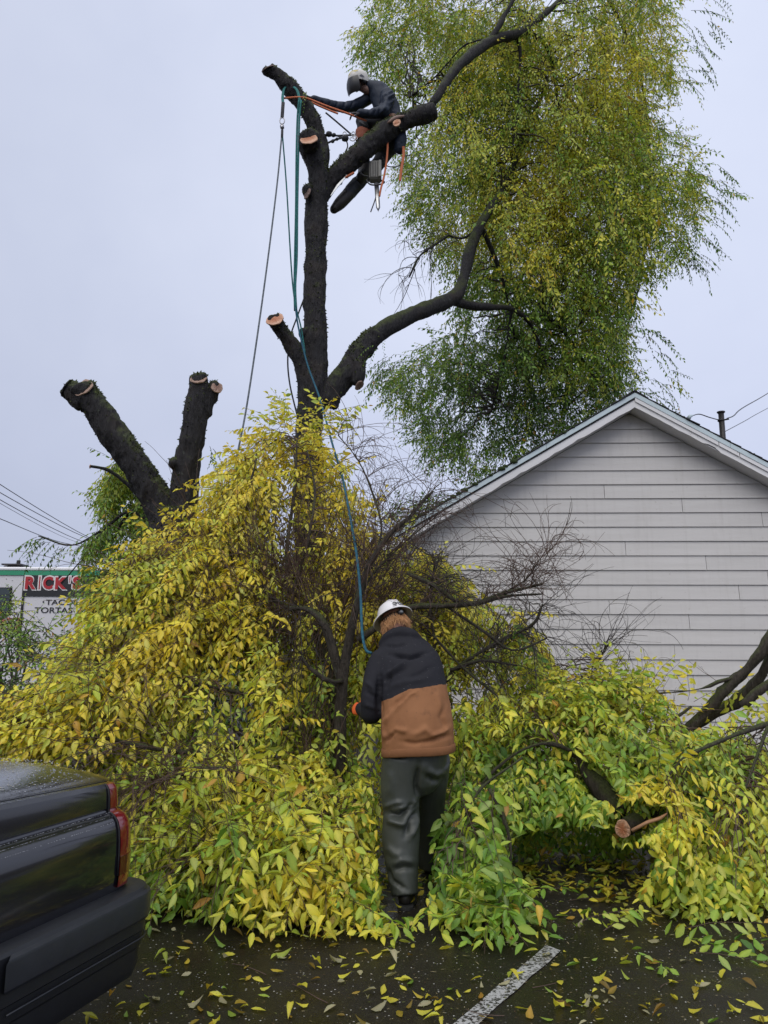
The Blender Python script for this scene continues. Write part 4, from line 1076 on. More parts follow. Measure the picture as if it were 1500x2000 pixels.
limb_of(PB, [(600, 1200, 14, 6.5), (540, 1175, 12, 6.5), (500, 1110, 9, 6.6), (480, 1000, 6, 6.8), (500, 900, 4, 6.9)], seed=5)
limb_of(PB, [(640, 1290, 12, 6.4), (590, 1250, 10, 6.4), (545, 1230, 7, 6.3), (500, 1250, 5, 6.2)], seed=6)
limb_of(PB, [(570, 1160, 9, 6.5), (600, 1060, 7, 6.6), (615, 960, 5, 6.8), (600, 880, 3, 6.9)], seed=7)
connect(PB, A, 150, .006, 42)
st_, dr_ = [], []
for _ in range(420):
    x, y = rng.uniform(420, 740), rng.uniform(1120, 1330); st_.append(P(x, y, ysurf(y) + .1 + rng.uniform(0, .5))); dr_.append(((x - 600) / 260 + rng.normal(0, .25), rng.normal(-.1, .3), 1.0))
bare(PB.th, np.array(st_), np.array(dr_), 1.05, curl=.9, wander=.3, grav=-.3, r0=.0046, seed=31)
# hanging thin shoots low down, in front of the dark
st_, dr_ = [], []
for _ in range(110):
    x, y = rng.uniform(560, 700), rng.uniform(1300, 1520); st_.append(P(x, y, ysurf(y) + .05 + rng.uniform(0, .4))); dr_.append((rng.normal(0, .4), rng.normal(-.2, .3), -.9))
bare(PB.th, np.array(st_), np.array(dr_), .6, curl=.8, wander=.4, grav=-.6, r0=.003, seed=32)

# C: front left boughs on the asphalt
PC, A = pile('cut_branch', 'yellow green boughs spread on the asphalt between the car and the worker in tan', [(235, 1560), (300, 1490), (500, 1460), (690, 1480), (745, 1560), (750, 1745), (690, 1765), (600, 1765), (520, 1750), (420, 1752), (330, 1748), (270, 1715), (250, 1640)], 700, -.08, .9, .76, dirf((-.15, -.5, -.45), .55, (520, 1600), .15), 421, pw=1.2, clump=.41, n_single=300,
     yf=lambda O: np.interp(O[:, 0], [-1.9, -1.2, -.6, 0], [-.22, -.10, .02, .02]) + np.interp(O[:, 2], [0, .4, .9], [.03, 0, -.05]))
pile('', '', [(300, 1500), (520, 1480), (640, 1560), (640, 1700), (500, 1720), (420, 1620)], 120, -.25, .3, .74, dirf((.1, -.5, -.4), .4), 422, SPR_NEAR, 1.15, th=PC)
pile('', '', [(600, 1650), (740, 1640), (745, 1775), (700, 1800), (620, 1770)], 60, -.12, .2, .74, dirf((.05, -.5, -.35), .35), 423, SPR_NEAR, 1.15, th=PC)
limb_of(PC, [(700, 1560, 20, 5.6), (620, 1570, 16, 5.5), (520, 1540, 12, 5.3), (430, 1500, 9, 5.2), (330, 1520, 6, 5.15), (260, 1530, 4, 5.2)], seed=8)
limb_of(PC, [(640, 1580, 10, 5.4), (560, 1640, 8, 5.1), (480, 1680, 6, 4.95), (400, 1640, 4, 4.95)], seed=9)
connect(PC, A, 240, .006, 43, lift=.05)
shoots(PC.th, PC.limbs, 110, .7, (-.2, -.7, .35), 62, curl=.9, wander=.3, grav=-.5, r0=.003)

# D: bare lichen limb in the middle
PD = Pile(thing('cut_branch', 'bare mossy limb with curling leafless twigs forking up behind the hard hat', 'branch', P(690, 1560, 5.9) * (1, 1, 0)), 0)
for i, pix in enumerate(([(660, 1560, 34, 6.0), (664, 1450, 32, 6.0), (668, 1340, 30, 6.0), (680, 1260, 26, 6.0), (695, 1190, 20, 5.95), (710, 1130, 17, 5.95), (735, 1080, 15, 5.9), (765, 1040, 13, 5.9), (800, 1010, 10, 5.9), (825, 980, 8, 5.9), (845, 960, 6, 5.9)],
                         [(668, 1345, 24, 6.0), (650, 1270, 24, 6.0), (630, 1215, 20, 6.0), (600, 1190, 16, 6.05), (565, 1188, 10, 6.1)],
                         [(700, 1250, 20, 6.0), (750, 1215, 16, 5.95), (800, 1187, 15, 5.9), (870, 1183, 14, 5.85), (930, 1178, 11, 5.8), (985, 1165, 9, 5.8), (1060, 1160, 4, 5.8)],
                         [(930, 1178, 9, 5.8), (985, 1158, 9, 5.8), (1030, 1148, 8, 5.75), (1060, 1140, 7, 5.7)], [(985, 1158, 6, 5.8), (1030, 1130, 5, 5.8), (1052, 1095, 4, 5.8), (1080, 1070, 3, 5.8)],
                         [(795, 1120, 7, 5.9), (850, 1145, 9, 5.9), (895, 1180, 9, 5.85)], [(735, 1080, 7, 5.9), (745, 1030, 6, 6), (730, 970, 5, 6.1), (700, 900, 4, 6.2), (660, 850, 3, 6.3)],
                         [(700, 1170, 6, 5.95), (730, 1120, 5, 6), (790, 1060, 4, 6.1), (850, 1010, 3, 6.2)], [(870, 1183, 8, 5.85), (940, 1230, 8, 5.9), (1000, 1270, 6, 5.95), (1060, 1250, 5, 6.0), (1068, 1245, 4, 6)],
                         [(668, 1330, 14, 5.95), (640, 1330, 13, 5.9), (600, 1300, 10, 5.9), (590, 1280, 8, 5.9)], [(880, 1310, 8, 6.2), (940, 1290, 8, 6.1), (1010, 1300, 5, 6.1)],
                         [(845, 1240, 7, 6.1), (900, 1300, 7, 6.1), (960, 1350, 6, 6.0), (1020, 1400, 4, 5.9)])):
    limb_of(PD, pix, M['bark_lichen'], seed=20 + i, n_side=10, amp=.005)
Ls = PD.limbs
shoots(PD.th, [Ls[0], Ls[6], Ls[7]], 120, .55, (.35, 0, .9), 51, curl=2.0, wander=.4, grav=-.7, r0=.0032)
shoots(PD.th, [Ls[2], Ls[3], Ls[4]], 110, .48, (.2, 0, .7), 52, curl=2.4, wander=.5, grav=-.6, r0=.003)
shoots(PD.th, [Ls[5], Ls[7], Ls[8], Ls[10], Ls[11]], 110, .5, (.3, 0, .1), 53, curl=1.6, wander=.4, grav=-.9, r0=.003, mat='twig_dark')
shoots(PD.th, [Ls[1], Ls[9], Ls[0]], 90, .5, (0, -.1, .1), 54, curl=1.4, wander=.4, grav=-.8, r0=.003, mat='twig_dark')
# whip-like shoots above
st_ = np.array([P(x, y, 6.2) for x, y in ((660, 850), (700, 900), (690, 880), (720, 930), (745, 1000), (735, 980), (760, 1010), (790, 1020), (820, 985), (840, 965))] * 3)
bare(PD.th, st_, np.array((.5, 0, .7)) + rng.normal(0, .35, st_.shape), .75, curl=2.6, wander=.35, grav=-1.2, r0=.003, seed=55, fork=1)

# E: mass behind the worker to the right
PE, A = pile('cut_branch', 'yellow green twiggy branch right behind the worker, in front of the siding', [(690, 1230), (800, 1070), (860, 1060), (900, 1100), (930, 1150), (1000, 1190), (1060, 1240), (1080, 1330), (1060, 1420), (880, 1480), (700, 1480)], 330, .15, 1.0, .66, dirf((.15, -.3, -.55), .42), 431, clump=.41, pw=1.0,
     yf=lambda O: np.interp(O[:, 2], [.4, 1.0, 1.6], [-.10, -.02, .08]))
pile('', '', [(690, 1060), (800, 1050), (880, 1110), (940, 1180), (900, 1300), (700, 1240)], 170, .45, .5, .74, dirf((.2, -.3, -.6), .4), 432, clump=.38, th=PE)
limb_of(PE, [(760, 1500, 20, 6.4), (830, 1380, 16, 6.4), (900, 1300, 12, 6.4), (980, 1250, 9, 6.4), (1040, 1220, 6, 6.3), (1060, 1180, 4, 6.3)], seed=40)
limb_of(PE, [(830, 1380, 12, 6.4), (850, 1280, 9, 6.5), (840, 1180, 7, 6.6), (850, 1090, 4, 6.6)], seed=41)
connect(PE, A, 190, .005, 44, 'twig_dark')
shoots(PE.th, PE.limbs, 130, .6, (.2, 0, .3), 56, curl=1.4, wander=.4, grav=-.5, r0=.003, mat='twig_dark')

# F: right-hand heap
PF, A = pile('cut_branch', 'wide green and yellow leafy branch heaped along the foot of the siding', [(860, 1440), (900, 1370), (1000, 1325), (1080, 1315), (1170, 1330), (1280, 1360), (1350, 1400), (1400, 1430), (1520, 1410), (1560, 1450), (1540, 1560), (1300, 1570), (1120, 1530), (920, 1530)], 520, .05, 1.1, .63, dirf((.05, -.45, -.45), .4, (1150, 1450), .2), 441, pw=1.0, clump=.42, n_single=300,
     yf=lambda O: np.interp(O[:, 2], [.3, .8, 1.2], [-.16, .0, .14]))
pile('', '', [(880, 1480), (1000, 1430), (1150, 1440), (1160, 1530), (1080, 1600), (960, 1580), (880, 1520)], 90, .1, .5, .42, dirf((0, -.5, -.6), .3), 442, SPR_LONG, .95, th=PF)
pile('', '', [(1060, 1335), (1180, 1315), (1260, 1345), (1340, 1370), (1300, 1420), (1100, 1400)], 90, .1, .5, .70, dirf((.1, -.2, .15), .5), 443, th=PF, clump=.4)
pile('', '', [(985, 1560), (1210, 1560), (1250, 1610), (1240, 1660), (1100, 1650), (1000, 1670)], 95, 0, .7, .44, dirf((0, -.3, -.8), .35), 446, SPR_LONG, .9, th=PF, yfun=lambda x, y: 5.85 + 0 * x)
pile('', '', [(1100, 1400), (1300, 1400), (1480, 1420), (1400, 1520), (1150, 1520)], 80, -.15, .4, .62, dirf((.1, -.5, -.5), .3), 444, SPR_LONG, .95, th=PF)
limb_of(PF, [(1210, 1590, 50, 5.55), (1190, 1560, 52, 5.65), (1160, 1525, 46, 5.75), (1140, 1500, 30, 5.8), (1128, 1478, 16, 5.8), (1100, 1460, 11, 5.75), (1060, 1452, 10, 5.7), (1010, 1470, 9, 5.65), (960, 1510, 8, 5.6), (915, 1565, 6, 5.5)], M['bark_lichen'], seed=42, n_side=16, amp=.008)
limb_of(PF, [(1190, 1560, 26, 5.9), (1250, 1480, 18, 6.2), (1300, 1420, 12, 6.4), (1350, 1380, 7, 6.5)], seed=43)
limb_of(PF, [(1130, 1490, 12, 6), (1180, 1400, 10, 6.3), (1165, 1310, 6, 6.5), (1185, 1265, 4, 6.5)], seed=44)
connect(PF, A, 260, .006, 45)
shoots(PF.th, PF.limbs[1:], 110, .6, (0, -.3, .6), 57, curl=1.6, wander=.4, grav=-.4, r0=.003, mat='twig_dark')

# I: cut log end and stripped side stub
PI_ = Pile(thing('cut_log', 'sawn limb with a round orange cut end poking out of the right heap', 'log', P(1215, 1640, 5.3) * (1, 1, 0)), 0)
o, q = limb_tube([(1290, 1575, 44, 5.9), (1255, 1598, 46, 5.6), (1226, 1614, 46, 5.38)], M['bark_lichen'], 'limb', PI_.th, seed=46)
cut_disc(PI_.th, (1216, 1619), 5.34, 16, P(1216, 1619, 5.34) - P(1240, 1604, 5.52) + (-.02, -.05, -.02), M['cut_fresh'], 31)
M['strip'] = plain('stripped_pale_wood', (.55, .30, .18), .6, var=.25, scale=20)
m_ = MB(); m_.loft([P(1235, 1622, 5.25), P(1265, 1606, 5.2), P(1290, 1598, 5.17), P(1304, 1588, 5.15)], [.018, .022, .022, .006], [.012, .012, .012, .004], n=8); m_.build('stripped_stub', M['strip'], PI_.th, True)

# H: right drooping mass in front
PH, A = pile('cut_branch', 'long drooping yellow green boughs hanging over the asphalt at the right edge', [(1290, 1470), (1400, 1440), (1560, 1430), (1560, 1690), (1480, 1700), (1430, 1760), (1380, 1720), (1320, 1730), (1270, 1690), (1260, 1640), (1290, 1590)], 330, -.05, .8, .60, dirf((.02, -.35, -.8), .28), 451, SPR_LONG, 1.0, pw=1.3, n_single=300)
pile('', '', [(1180, 1520), (1330, 1490), (1340, 1590), (1230, 1620), (1175, 1600)], 46, -.3, .3, .72, dirf((.1, -.5, -.5), .4), 452, th=PH)
pile('', '', [(1225, 1590), (1300, 1580), (1300, 1620), (1235, 1625)], 5, -.45, .05, .60, dirf((.1, -.5, -.4), .5), 455, SPR_NEAR, .7, th=PH, yfun=lambda x, y: 5.12 + 0 * x)
pile('', '', [(1360, 1640), (1440, 1640), (1440, 1750), (1400, 1770), (1365, 1740)], 26, -.1, .2, .56, dirf((0, -.3, -.9), .2), 453, SPR_LONG, .9, th=PH)
pile('', '', [(1170, 1600), (1270, 1620), (1290, 1680), (1180, 1690)], 14, .2, .4, .38, dirf((0, -.3, -.8), .3), 454, th=PH)
limb_of(PH, [(1560, 1400, 16, 5.8), (1480, 1420, 14, 5.6), (1400, 1450, 11, 5.4), (1340, 1480, 8, 5.3), (1300, 1520, 5, 5.2)], seed=47)
limb_of(PH, [(1500, 1420, 10, 5.6), (1470, 1500, 8, 5.4), (1440, 1580, 5, 5.2)], seed=48)
connect(PH, A, 150, .005, 46)

# G: green sprays beside the worker's right leg
PG, A = pile('cut_branch', 'fresh green leafy spray touching the right leg of the worker', [(855, 1560), (880, 1490), (940, 1490), (985, 1560), (985, 1650), (950, 1700), (880, 1720), (850, 1740), (845, 1690), (870, 1640)], 44, -.35, .4, .46, dirf((-.05, -.35, -.7), .32), 461, SPR_NEAR, 1.15, n_single=300, droop=.3)
pile('', '', [(830, 1740), (900, 1720), (1000, 1735), (1010, 1760), (900, 1785), (840, 1775)], 30, -.1, .2, .58, dirf((.1, -.6, -.1), .4), 462, SPR_NEAR, 1.1, th=PG)
pile('', '', [(870, 1580), (960, 1560), (1000, 1640), (980, 1700), (880, 1720)], 30, -.1, .3, .40, dirf((0, -.4, -.8), .25), 463, SPR_LONG, .9, th=PG)
limb_of(PG, [(1020, 1480, 8, 5.4), (950, 1530, 8, 5.2), (920, 1570, 6, 5.05), (890, 1640, 4, 4.95)], seed=49)
limb_of(PG, [(955, 1540, 9, 5.1), (985, 1600, 8, 5.0), (998, 1660, 7, 4.95), (992, 1715, 4, 4.9)], M['bark_lichen'], seed=50)
connect(PG, A, 40, .004, 47)
shoots(PG.th, PG.limbs, 30, .4, (0, -.1, -.9), 58, curl=1.0, wander=.3, grav=-.5, r0=.0025)

# J: forked dark limb at the right edge
PJ = Pile(thing('cut_limb', 'thick dark forked limb rising out of the frame at the right edge', 'branch', P(1380, 1440, 6.8) * (1, 1, 0)), 0)
for i, pix in enumerate(([(1330, 1435, 22, 6.6), (1370, 1400, 26, 6.6), (1405, 1360, 28, 6.55), (1440, 1325, 32, 6.5), (1470, 1295, 32, 6.45), (1510, 1245, 32, 6.4), (1570, 1160, 32, 6.3), (1640, 1060, 34, 6.2)],
                         [(1345, 1425, 30, 6.8), (1395, 1395, 28, 6.75), (1440, 1368, 26, 6.7), (1475, 1335, 22, 6.6), (1505, 1290, 20, 6.5), (1540, 1230, 18, 6.4)],
                         [(1440, 1322, 10, 6.5), (1410, 1330, 7, 6.5), (1370, 1345, 6, 6.5), (1320, 1352, 4, 6.5), (1280, 1355, 3, 6.5)], [(1450, 1380, 26, 6.2), (1480, 1352, 24, 6.15), (1530, 1320, 22, 6.1)])):
    limb_of(PJ, pix, M['bark_lichen'], seed=60 + i, n_side=16, amp=.022 if i < 2 else .01)
A, xy = sample_region([(1330, 1360), (1500, 1330), (1520, 1400), (1350, 1420)], 26, lambda x, y: 6.3 + 0 * x, .4, 9)
PJ.sprays(A, np.array((0, -.3, -.2)) + rng.normal(0, .5, A.shape), .9, .66, seed=9); PJ.n = 60; PILES.append(PJ)
shoots(PJ.th, PJ.limbs[2:3], 12, .4, (0, 0, .6), 59, curl=2, r0=.003)

# K: loose sprigs lying on the asphalt
def sprig(label, px, py, d, base, n=1, seed=0, scale=1.0, spread=.12, lift=.02):
    c = G(px, py); t = Pile(thing('fallen_sprig', label, 'sprig', c), 40); rg = np.random.default_rng(seed)
    A = np.array([c + (rg.normal(0, spread), rg.normal(0, spread), lift + rg.uniform(0, .03)) for _ in range(n)])
    t.sprays(A, np.array(d) + rg.normal(0, .3, (n, 3)) * (1, 1, .2), scale, base, SPR_NEAR, droop=.1, field=.1, seed=seed, flip=.3); PILES.append(t); return t
sprig('small upright yellow green sprig on the asphalt at the top end of the white line', 1150, 1825, (.6, .1, .12), .60, 3, 501, .8, .08)
sprig('bright green sprig on the asphalt below the drooping boughs at the right', 1330, 1830, (.3, -.6, .1), .50, 4, 502, .95, .14)
sprig('long green sprig lying at the right border of the asphalt', 1420, 1842, (1, -.1, .03), .42, 4, 503, 1.1, .14)
sprig('single bright green leaf tuft just right of the white line end', 1225, 1865, (.5, -.5, .02), .47, 1, 504, .7, .02)
sprig('yellow sprig lying flat in front of the left boughs', 560, 1818, (.9, .1, .03), .70, 3, 505, .95, .14)
sprig('yellow leaf cluster lying just left of the boots', 690, 1808, (.5, -.3, .06), .76, 4, 506, .9, .08)
sprig('green sprig with yellow tips lying at the right of the boots', 900, 1785, (.6, -.4, .05), .56, 4, 507, .9, .1)
sprig('yellow sprig on the shaded asphalt in the middle of the right gap', 1110, 1715, (.2, -.6, .05), .72, 5, 508, .8, .25)
sprig('green sprig on the shaded asphalt left of the drooping boughs', 1300, 1755, (.6, -.2, .05), .44, 4, 509, .8, .12)

# ---- which leaves show: nearest leaf per small picture cell; the ones that show largest become parts of their own
for p_ in PILES: p_.finish()
allO = np.vstack([p_.O + p_.F[:, :, 0] * p_.S[:, None] * .5 for p_ in PILES]); own = np.repeat(np.arange(len(PILES)), [len(p_.O) for p_ in PILES])
px_, py_, dep_ = project(allO); cell = 9
cx_ = (px_ // cell).astype(int); cy_ = (py_ // cell).astype(int); inside = (px_ > 0) & (px_ < 1500) & (py_ > 0) & (py_ < 2000)
zb2 = np.full((170, 225), 1e9)
ci, cj = np.clip(cx_, 0, 169), np.clip(cy_, 0, 224)
np.minimum.at(zb2, (ci[inside], cj[inside]), dep_[inside])
vis = inside & (dep_ <= zb2[ci, cj] + 1e-6)
for a in (-1, 1):     # not hidden behind neighbouring cells' nearer leaves
    vis &= dep_ <= zb2[np.clip(ci + a, 0, 169), cj] + .12
LEAFME = []
for k, (pv, pf) in enumerate(NEAR):
    me = fast_mesh('leaf', pv * np.array((1, [1, 1.1, .85, .95, 1.05, 1, .8, .9][k], 1)), pf, RIB); me.materials.append(M['leaf_single']); LEAFME.append(me)
def single_leaf(name, o_, F_, s_, col, parent, k):
    ob = bpy.data.objects.new(name, LEAFME[k]); COL.objects.link(ob)
    m_ = Matrix([[*(F_[0] * s_), o_[0]], [*(F_[1] * s_), o_[1]], [*(F_[2] * s_), o_[2]], [0, 0, 0, 1]])
    if parent is not None:
        ob.parent = parent; m_ = Matrix.Translation(parent.location).inverted() @ m_
    ob.matrix_basis = m_; ob.color = (*[float(c) for c in col], 1); return ob
off = 0
for i, p_ in enumerate(PILES):
    n = len(p_.O); v = np.where(vis[off:off + n])[0]
    score = p_.S[v] / dep_[off:off + n][v]; v = v[np.argsort(-score)][:p_.n]
    for j in v: single_leaf('leaf', p_.O[j], p_.F[j], p_.S[j], p_.C[j], p_.th, int(rng.integers(0, len(NEAR))))
    keep_ = np.ones(n, bool); keep_[v] = False
    if keep_.any(): link_obj('foliage', leaves_mesh('foliage', p_.O[keep_], p_.F[keep_], p_.S[keep_], p_.C[keep_], NEAR, i), M['leaf'], p_.th, kind='stuff')
    T_ = np.vstack(p_.tw); V, F = tubes_fast(T_, np.broadcast_to(np.linspace(.0026, .0012, 7)[None], T_.shape[:2]), 3)
    link_obj('leaf_stems', fast_mesh('leaf_stems', V, F), M['twig'], p_.th, kind='stuff')
    off += n

# ---- fallen leaves on the asphalt
def flat_leaf_frame(rg, tilt=.16):
    a = rg.uniform(0, 2 * math.pi); x = np.array((math.cos(a), math.sin(a), rg.normal(0, tilt * .5))); x /= np.linalg.norm(x)
    z = np.array((rg.normal(0, tilt), rg.normal(0, tilt), 1.0 if rg.random() < .6 else -1.0)); z -= x * (z @ x); z /= np.linalg.norm(z); return np.stack([x, np.cross(z, x), z], 1)
kinds = [('yellow leaf on the asphalt', (.74, .86), 'yellow leaves', .46), ('green leaf on the asphalt', (.42, .62), 'green leaves', .16),
         ('orange brown leaf on the asphalt', (.94, 1.0), 'orange brown leaves', .20), ('pale cream leaf on the asphalt', None, 'cream leaves', .18)]
rg = np.random.default_rng(77); cnt = 0; pts_used = []
WH = lambda x, y: inpoly(np.array([x]), np.array([y]), [(150, 2000), (290, 1890), (290, 1780), (330, 1790), (770, 1800), (1000, 1770), (1040, 1690), (1250, 1700), (1380, 1770), (1500, 1750), (1500, 2000)])[0]
while cnt < 298:
    x, y = rg.uniform(160, 1500), 1690 + 310 * rg.random() ** .9
    if not WH(x, y) or (y < 1860 and x < 1000 and rg.random() < .35): continue
    q = rg.random(); acc = 0
    for lab, tr, gr, pr in kinds:
        acc += pr
        if q <= acc: break
    col = palette(np.array([rg.uniform(*tr)]))[0] * rg.uniform(.7, 1.0) if tr else np.array((.50, .46, .27)) * rg.uniform(.6, 1.05)
    if 'brown' in lab: col = col * rg.choice([.35, .6, .9])
    s_ = rg.uniform(.036, .084); c = G(x, y, .010)
    F0 = flat_leaf_frame(rg); k = int(rg.integers(0, len(NEAR)))
    pv = NEAR[k][0] @ (F0 * s_).T; c[2] = .006 - pv[:, 2].min()
    xl_ = 888 + (2000 - y) * 1.27
    plc = 'beside the bumper of the car' if x < 430 and y > 1780 else 'in the shade of the right boughs' if y < 1790 and x > 950 else 'in the open left of the white line' if x < xl_ and y > 1890 else 'close in front of the left boughs' if x < 900 else 'right of the white line at the bottom' if y > 1890 else 'right of the white line end'
    sz = 'large' if s_ > .070 else 'mid sized' if s_ > .055 else 'small'
    tag(single_leaf('fallen_leaf', c, F0, s_, col, None, k), f'{sz} {lab} {plc}', 'leaf', f'{sz} {gr} {plc}'); cnt += 1
# dense leaf litter under the heaps
n = 11000; xx = rg.uniform(-2.6, 3.8, n); yy = 4.75 + 4.6 * rg.random(n) ** 1.2
inb = (yy > 5.15 + .25 * np.sin(xx * 2)) | (rg.random(n) < .12); xx, yy = xx[inb], yy[inb]; n = len(xx)
Fl = np.stack([flat_leaf_frame(rg, .3) for _ in range(n)]); Sl = rg.uniform(.05, .09, n); Ol = np.stack([xx, yy, rg.uniform(.012, .05, n)], 1)
lit = link_obj('leaf_litter', leaves_mesh('leaf_litter', Ol, Fl, Sl, leaf_colors(Ol, np.arange(n), .72, .16, .1, .2, 4) * .62, NEAR, 5), M['leaf'])
tag(lit, 'damp yellow and brown leaf litter on the asphalt beneath the cut branches', 'leaf litter', kind='stuff')
# crumbs of bark, leaf stalks and sawdust on the wet surface
n = 5200; xx = rg.uniform(-2.2, 3.4, n); yy = 3.2 + 3.2 * rg.random(n); an = rg.uniform(0, 6.3, n); L_ = rg.uniform(.002, .010, n) * (1 + 1.5 * (rg.random(n) < .1)); W_ = rg.uniform(.001, .003, n)
dx = np.stack([np.cos(an), np.sin(an)], 1); nx = np.stack([-np.sin(an), np.cos(an)], 1); c2_ = np.stack([xx, yy], 1)
Q = np.stack([c2_ - dx * L_[:, None], c2_ + nx * W_[:, None], c2_ + dx * L_[:, None], c2_ - nx * W_[:, None]], 1); Q = np.concatenate([Q, np.full((n, 4, 1), .0065) + rg.uniform(0, .002, (n, 1, 1))], 2)
cc = np.array([(.30, .24, .12), (.12, .07, .04), (.50, .42, .25), (.22, .25, .07)])[rg.integers(0, 4, n)]
deb = link_obj('debris', fast_mesh('debris', Q.reshape(-1, 3), (np.array([(0, 1, 2), (0, 2, 3)])[None] + np.arange(n)[:, None, None] * 4).reshape(-1, 3), np.repeat(cc, 4, 0)), M['leaf'])
tag(deb, 'fine bark crumbs and leaf scraps scattered over the wet asphalt', 'debris', kind='stuff')
# thin fallen twigs
for i, (x, y, L_) in enumerate(((640, 1960, .25), (985, 1985, .2), (1040, 1930, .2), (520, 1905, .22), (1110, 1760, .3), (1290, 1930, .16))):
    Q, R = grow([G(x, y, .006)], np.array([(rg.normal(0, 1), rg.normal(0, .5), 0)]), L_ * 1.3, n=9, r0=.0022, curl=1.2, grav=0, seed=90 + i); Q[:, :, 2] = .008; V, F = tubes_fast(Q, R, 5)
    tag(link_obj('fallen_twig', fast_mesh('fallen_twig', V, F, smooth=True), M['twig']), ['thin curved brown twig lying on the asphalt left of centre', 'thin twig lying at the bottom border beside the white line', 'thin twig lying just left of the white line', 'thin twig lying on the asphalt at the lower left by the car', 'thin twig lying in the shade under the right heap', 'thin twig lying on the asphalt right of the white line'][i], 'twig')
# ------------------------------------------------------------------ people
def crease2(V, N, pts, amp, wpx, back=True):
    amp = amp * 1.7
    """soft fold along a polyline given where it shows on the side turned to the viewer"""
    px, py, _ = project(V); pts = np.array(pts, float); best = np.full(len(V), 1e9)
    for a, b in zip(pts[:-1], pts[1:]):
        ab = b - a; q = np.stack([px, py], 1) - a; t = np.clip((q @ ab) / (ab @ ab), 0, 1)
        best = np.minimum(best, np.linalg.norm(q - t[:, None] * ab, axis=1))
    L_ = np.linalg.norm(np.diff(pts, axis=0), axis=1).sum()
    d0 = np.linalg.norm(np.stack([px, py], 1) - pts[0], axis=1) / L_; d1 = np.linalg.norm(np.stack([px, py], 1) - pts[-1], axis=1) / L_
    fade = np.clip(d0 * 4, .25, 1) * np.clip(d1 * 4, .25, 1)
    f = np.clip(-N[:, 1] + .25, 0, 1)
    return V + N * (amp * np.exp(-(best / wpx) ** 2) * fade * f)[:, None]
def hand(mb, wrist, d, nrm_, s_=1.0, curl=.6, side=1):
    """gloved or bare hand: palm, four unequal bent fingers, thumb off the side of the palm"""
    wrist = np.array(wrist, float); d = nrm(d); n_ = nrm(np.array(nrm_, float) - d * np.dot(nrm_, d)); t = np.cross(n_, d) * side
    mb.capsule([wrist - d * .01, wrist + d * .035 * s_, wrist + d * .075 * s_], [.030 * s_, .040 * s_, .040 * s_], ry=[.020 * s_, .017 * s_, .015 * s_], up=n_, n=12)
    for i, (o_, L_) in enumerate(((-.030, .062), (-.010, .078), (.011, .084), (.031, .074))):
        p = wrist + d * .08 * s_ + t * o_ * s_; dd = d.copy(); pts = [p - d * .02]; pts.append(p)
        for k in range(3):
            dd = nrm(dd * math.cos(curl) - n_ * math.sin(curl)); p = p + dd * L_ * s_ * (.42, .33, .25)[k]; pts.append(p)
        mb.capsule(pts, [.0105 * s_, .0105 * s_, .010 * s_, .009 * s_, .008 * s_], n=8)
    p = wrist + d * .02 * s_ + t * .034 * s_; a = nrm(d * .6 + t * .75 - n_ * .25)
    mb.capsule([p - a * .012, p + a * .03 * s_, p + nrm(a + d * .5 - n_ * .5) * .055 * s_], [.014 * s_, .012 * s_, .010 * s_], n=8)
def px_loft(mb, rows, n=20, up=(0, 1, 0), fn='capsule', depth=None):
    """rows: px, py, half width px, depth radius m, Y"""
    pts = np.array([P(a, b, y) for a, b, w_, dr, y in rows]); rx = [w_ * M2P(p) for (a, b, w_, dr, y), p in zip(rows, pts)]; ry = [r[3] for r in rows]
    m_ = max(len(rows) * 4, 12); q = spline(np.hstack([pts, np.array(rx)[:, None], np.array(ry)[:, None]]), m_)
    getattr(mb, fn)(q[:, :3], q[:, 3], ry=q[:, 4], up=up, n=n)

M['skin'] = plain('skin', (.42, .20, .14), .55, var=.12, scale=14)
M['hair'] = plain('red_blond_hair', (.55, .29, .13), .5, var=.5, scale=40)
M['hat_white'] = plain('hard_hat_white', (.72, .70, .70), .3, var=.05, scale=8)
M['hat_under'] = plain('hard_hat_underside', (.45, .42, .36), .6, var=.1)
M['plastic_black'] = plain('black_plastic', (.02, .02, .022), .4)
M['plastic_grey'] = plain('grey_plastic', (.22, .23, .24), .4)
M['orange'] = plain('orange_glove', (.75, .13, .03), .6, var=.15)
M['boot'] = plain('dark_boot', (.018, .015, .013), .55, var=.3)
def cloth(name, col, rough=.85, var=.12, wet=0.0, sheen=0.0, stain=None):
    m, t, b = material(name); tc = t.new('ShaderNodeTexCoord').outputs['Object']
    c = t.mix(t.noise(tc, 9, 5, .6), tuple(x * (1 - var * 2) for x in col), tuple(x * (1 + var) for x in col))
    if stain: c = t.mix(t.mrange(t.noise(tc, 13, 3, .5), .60, .72, 0, .55), c, stain)
    t.link(c, b.inputs['Base Color']); b.inputs['Roughness'].default_value = rough; b.inputs['Specular IOR Level'].default_value = .3 + wet
    bn = t.new('ShaderNodeBump'); t.link(t.noise(tc, 260, 2), bn.inputs['Height']); bn.inputs['Strength'].default_value = .25 if not wet else .03; bn.inputs['Distance'].default_value = .002
    t.link(bn.outputs[0], b.inputs['Normal']); return m, t, b, c
M['rain_pants'] = cloth('wet_olive_rain_trousers', (.052, .058, .050), .46, wet=.1)[0]

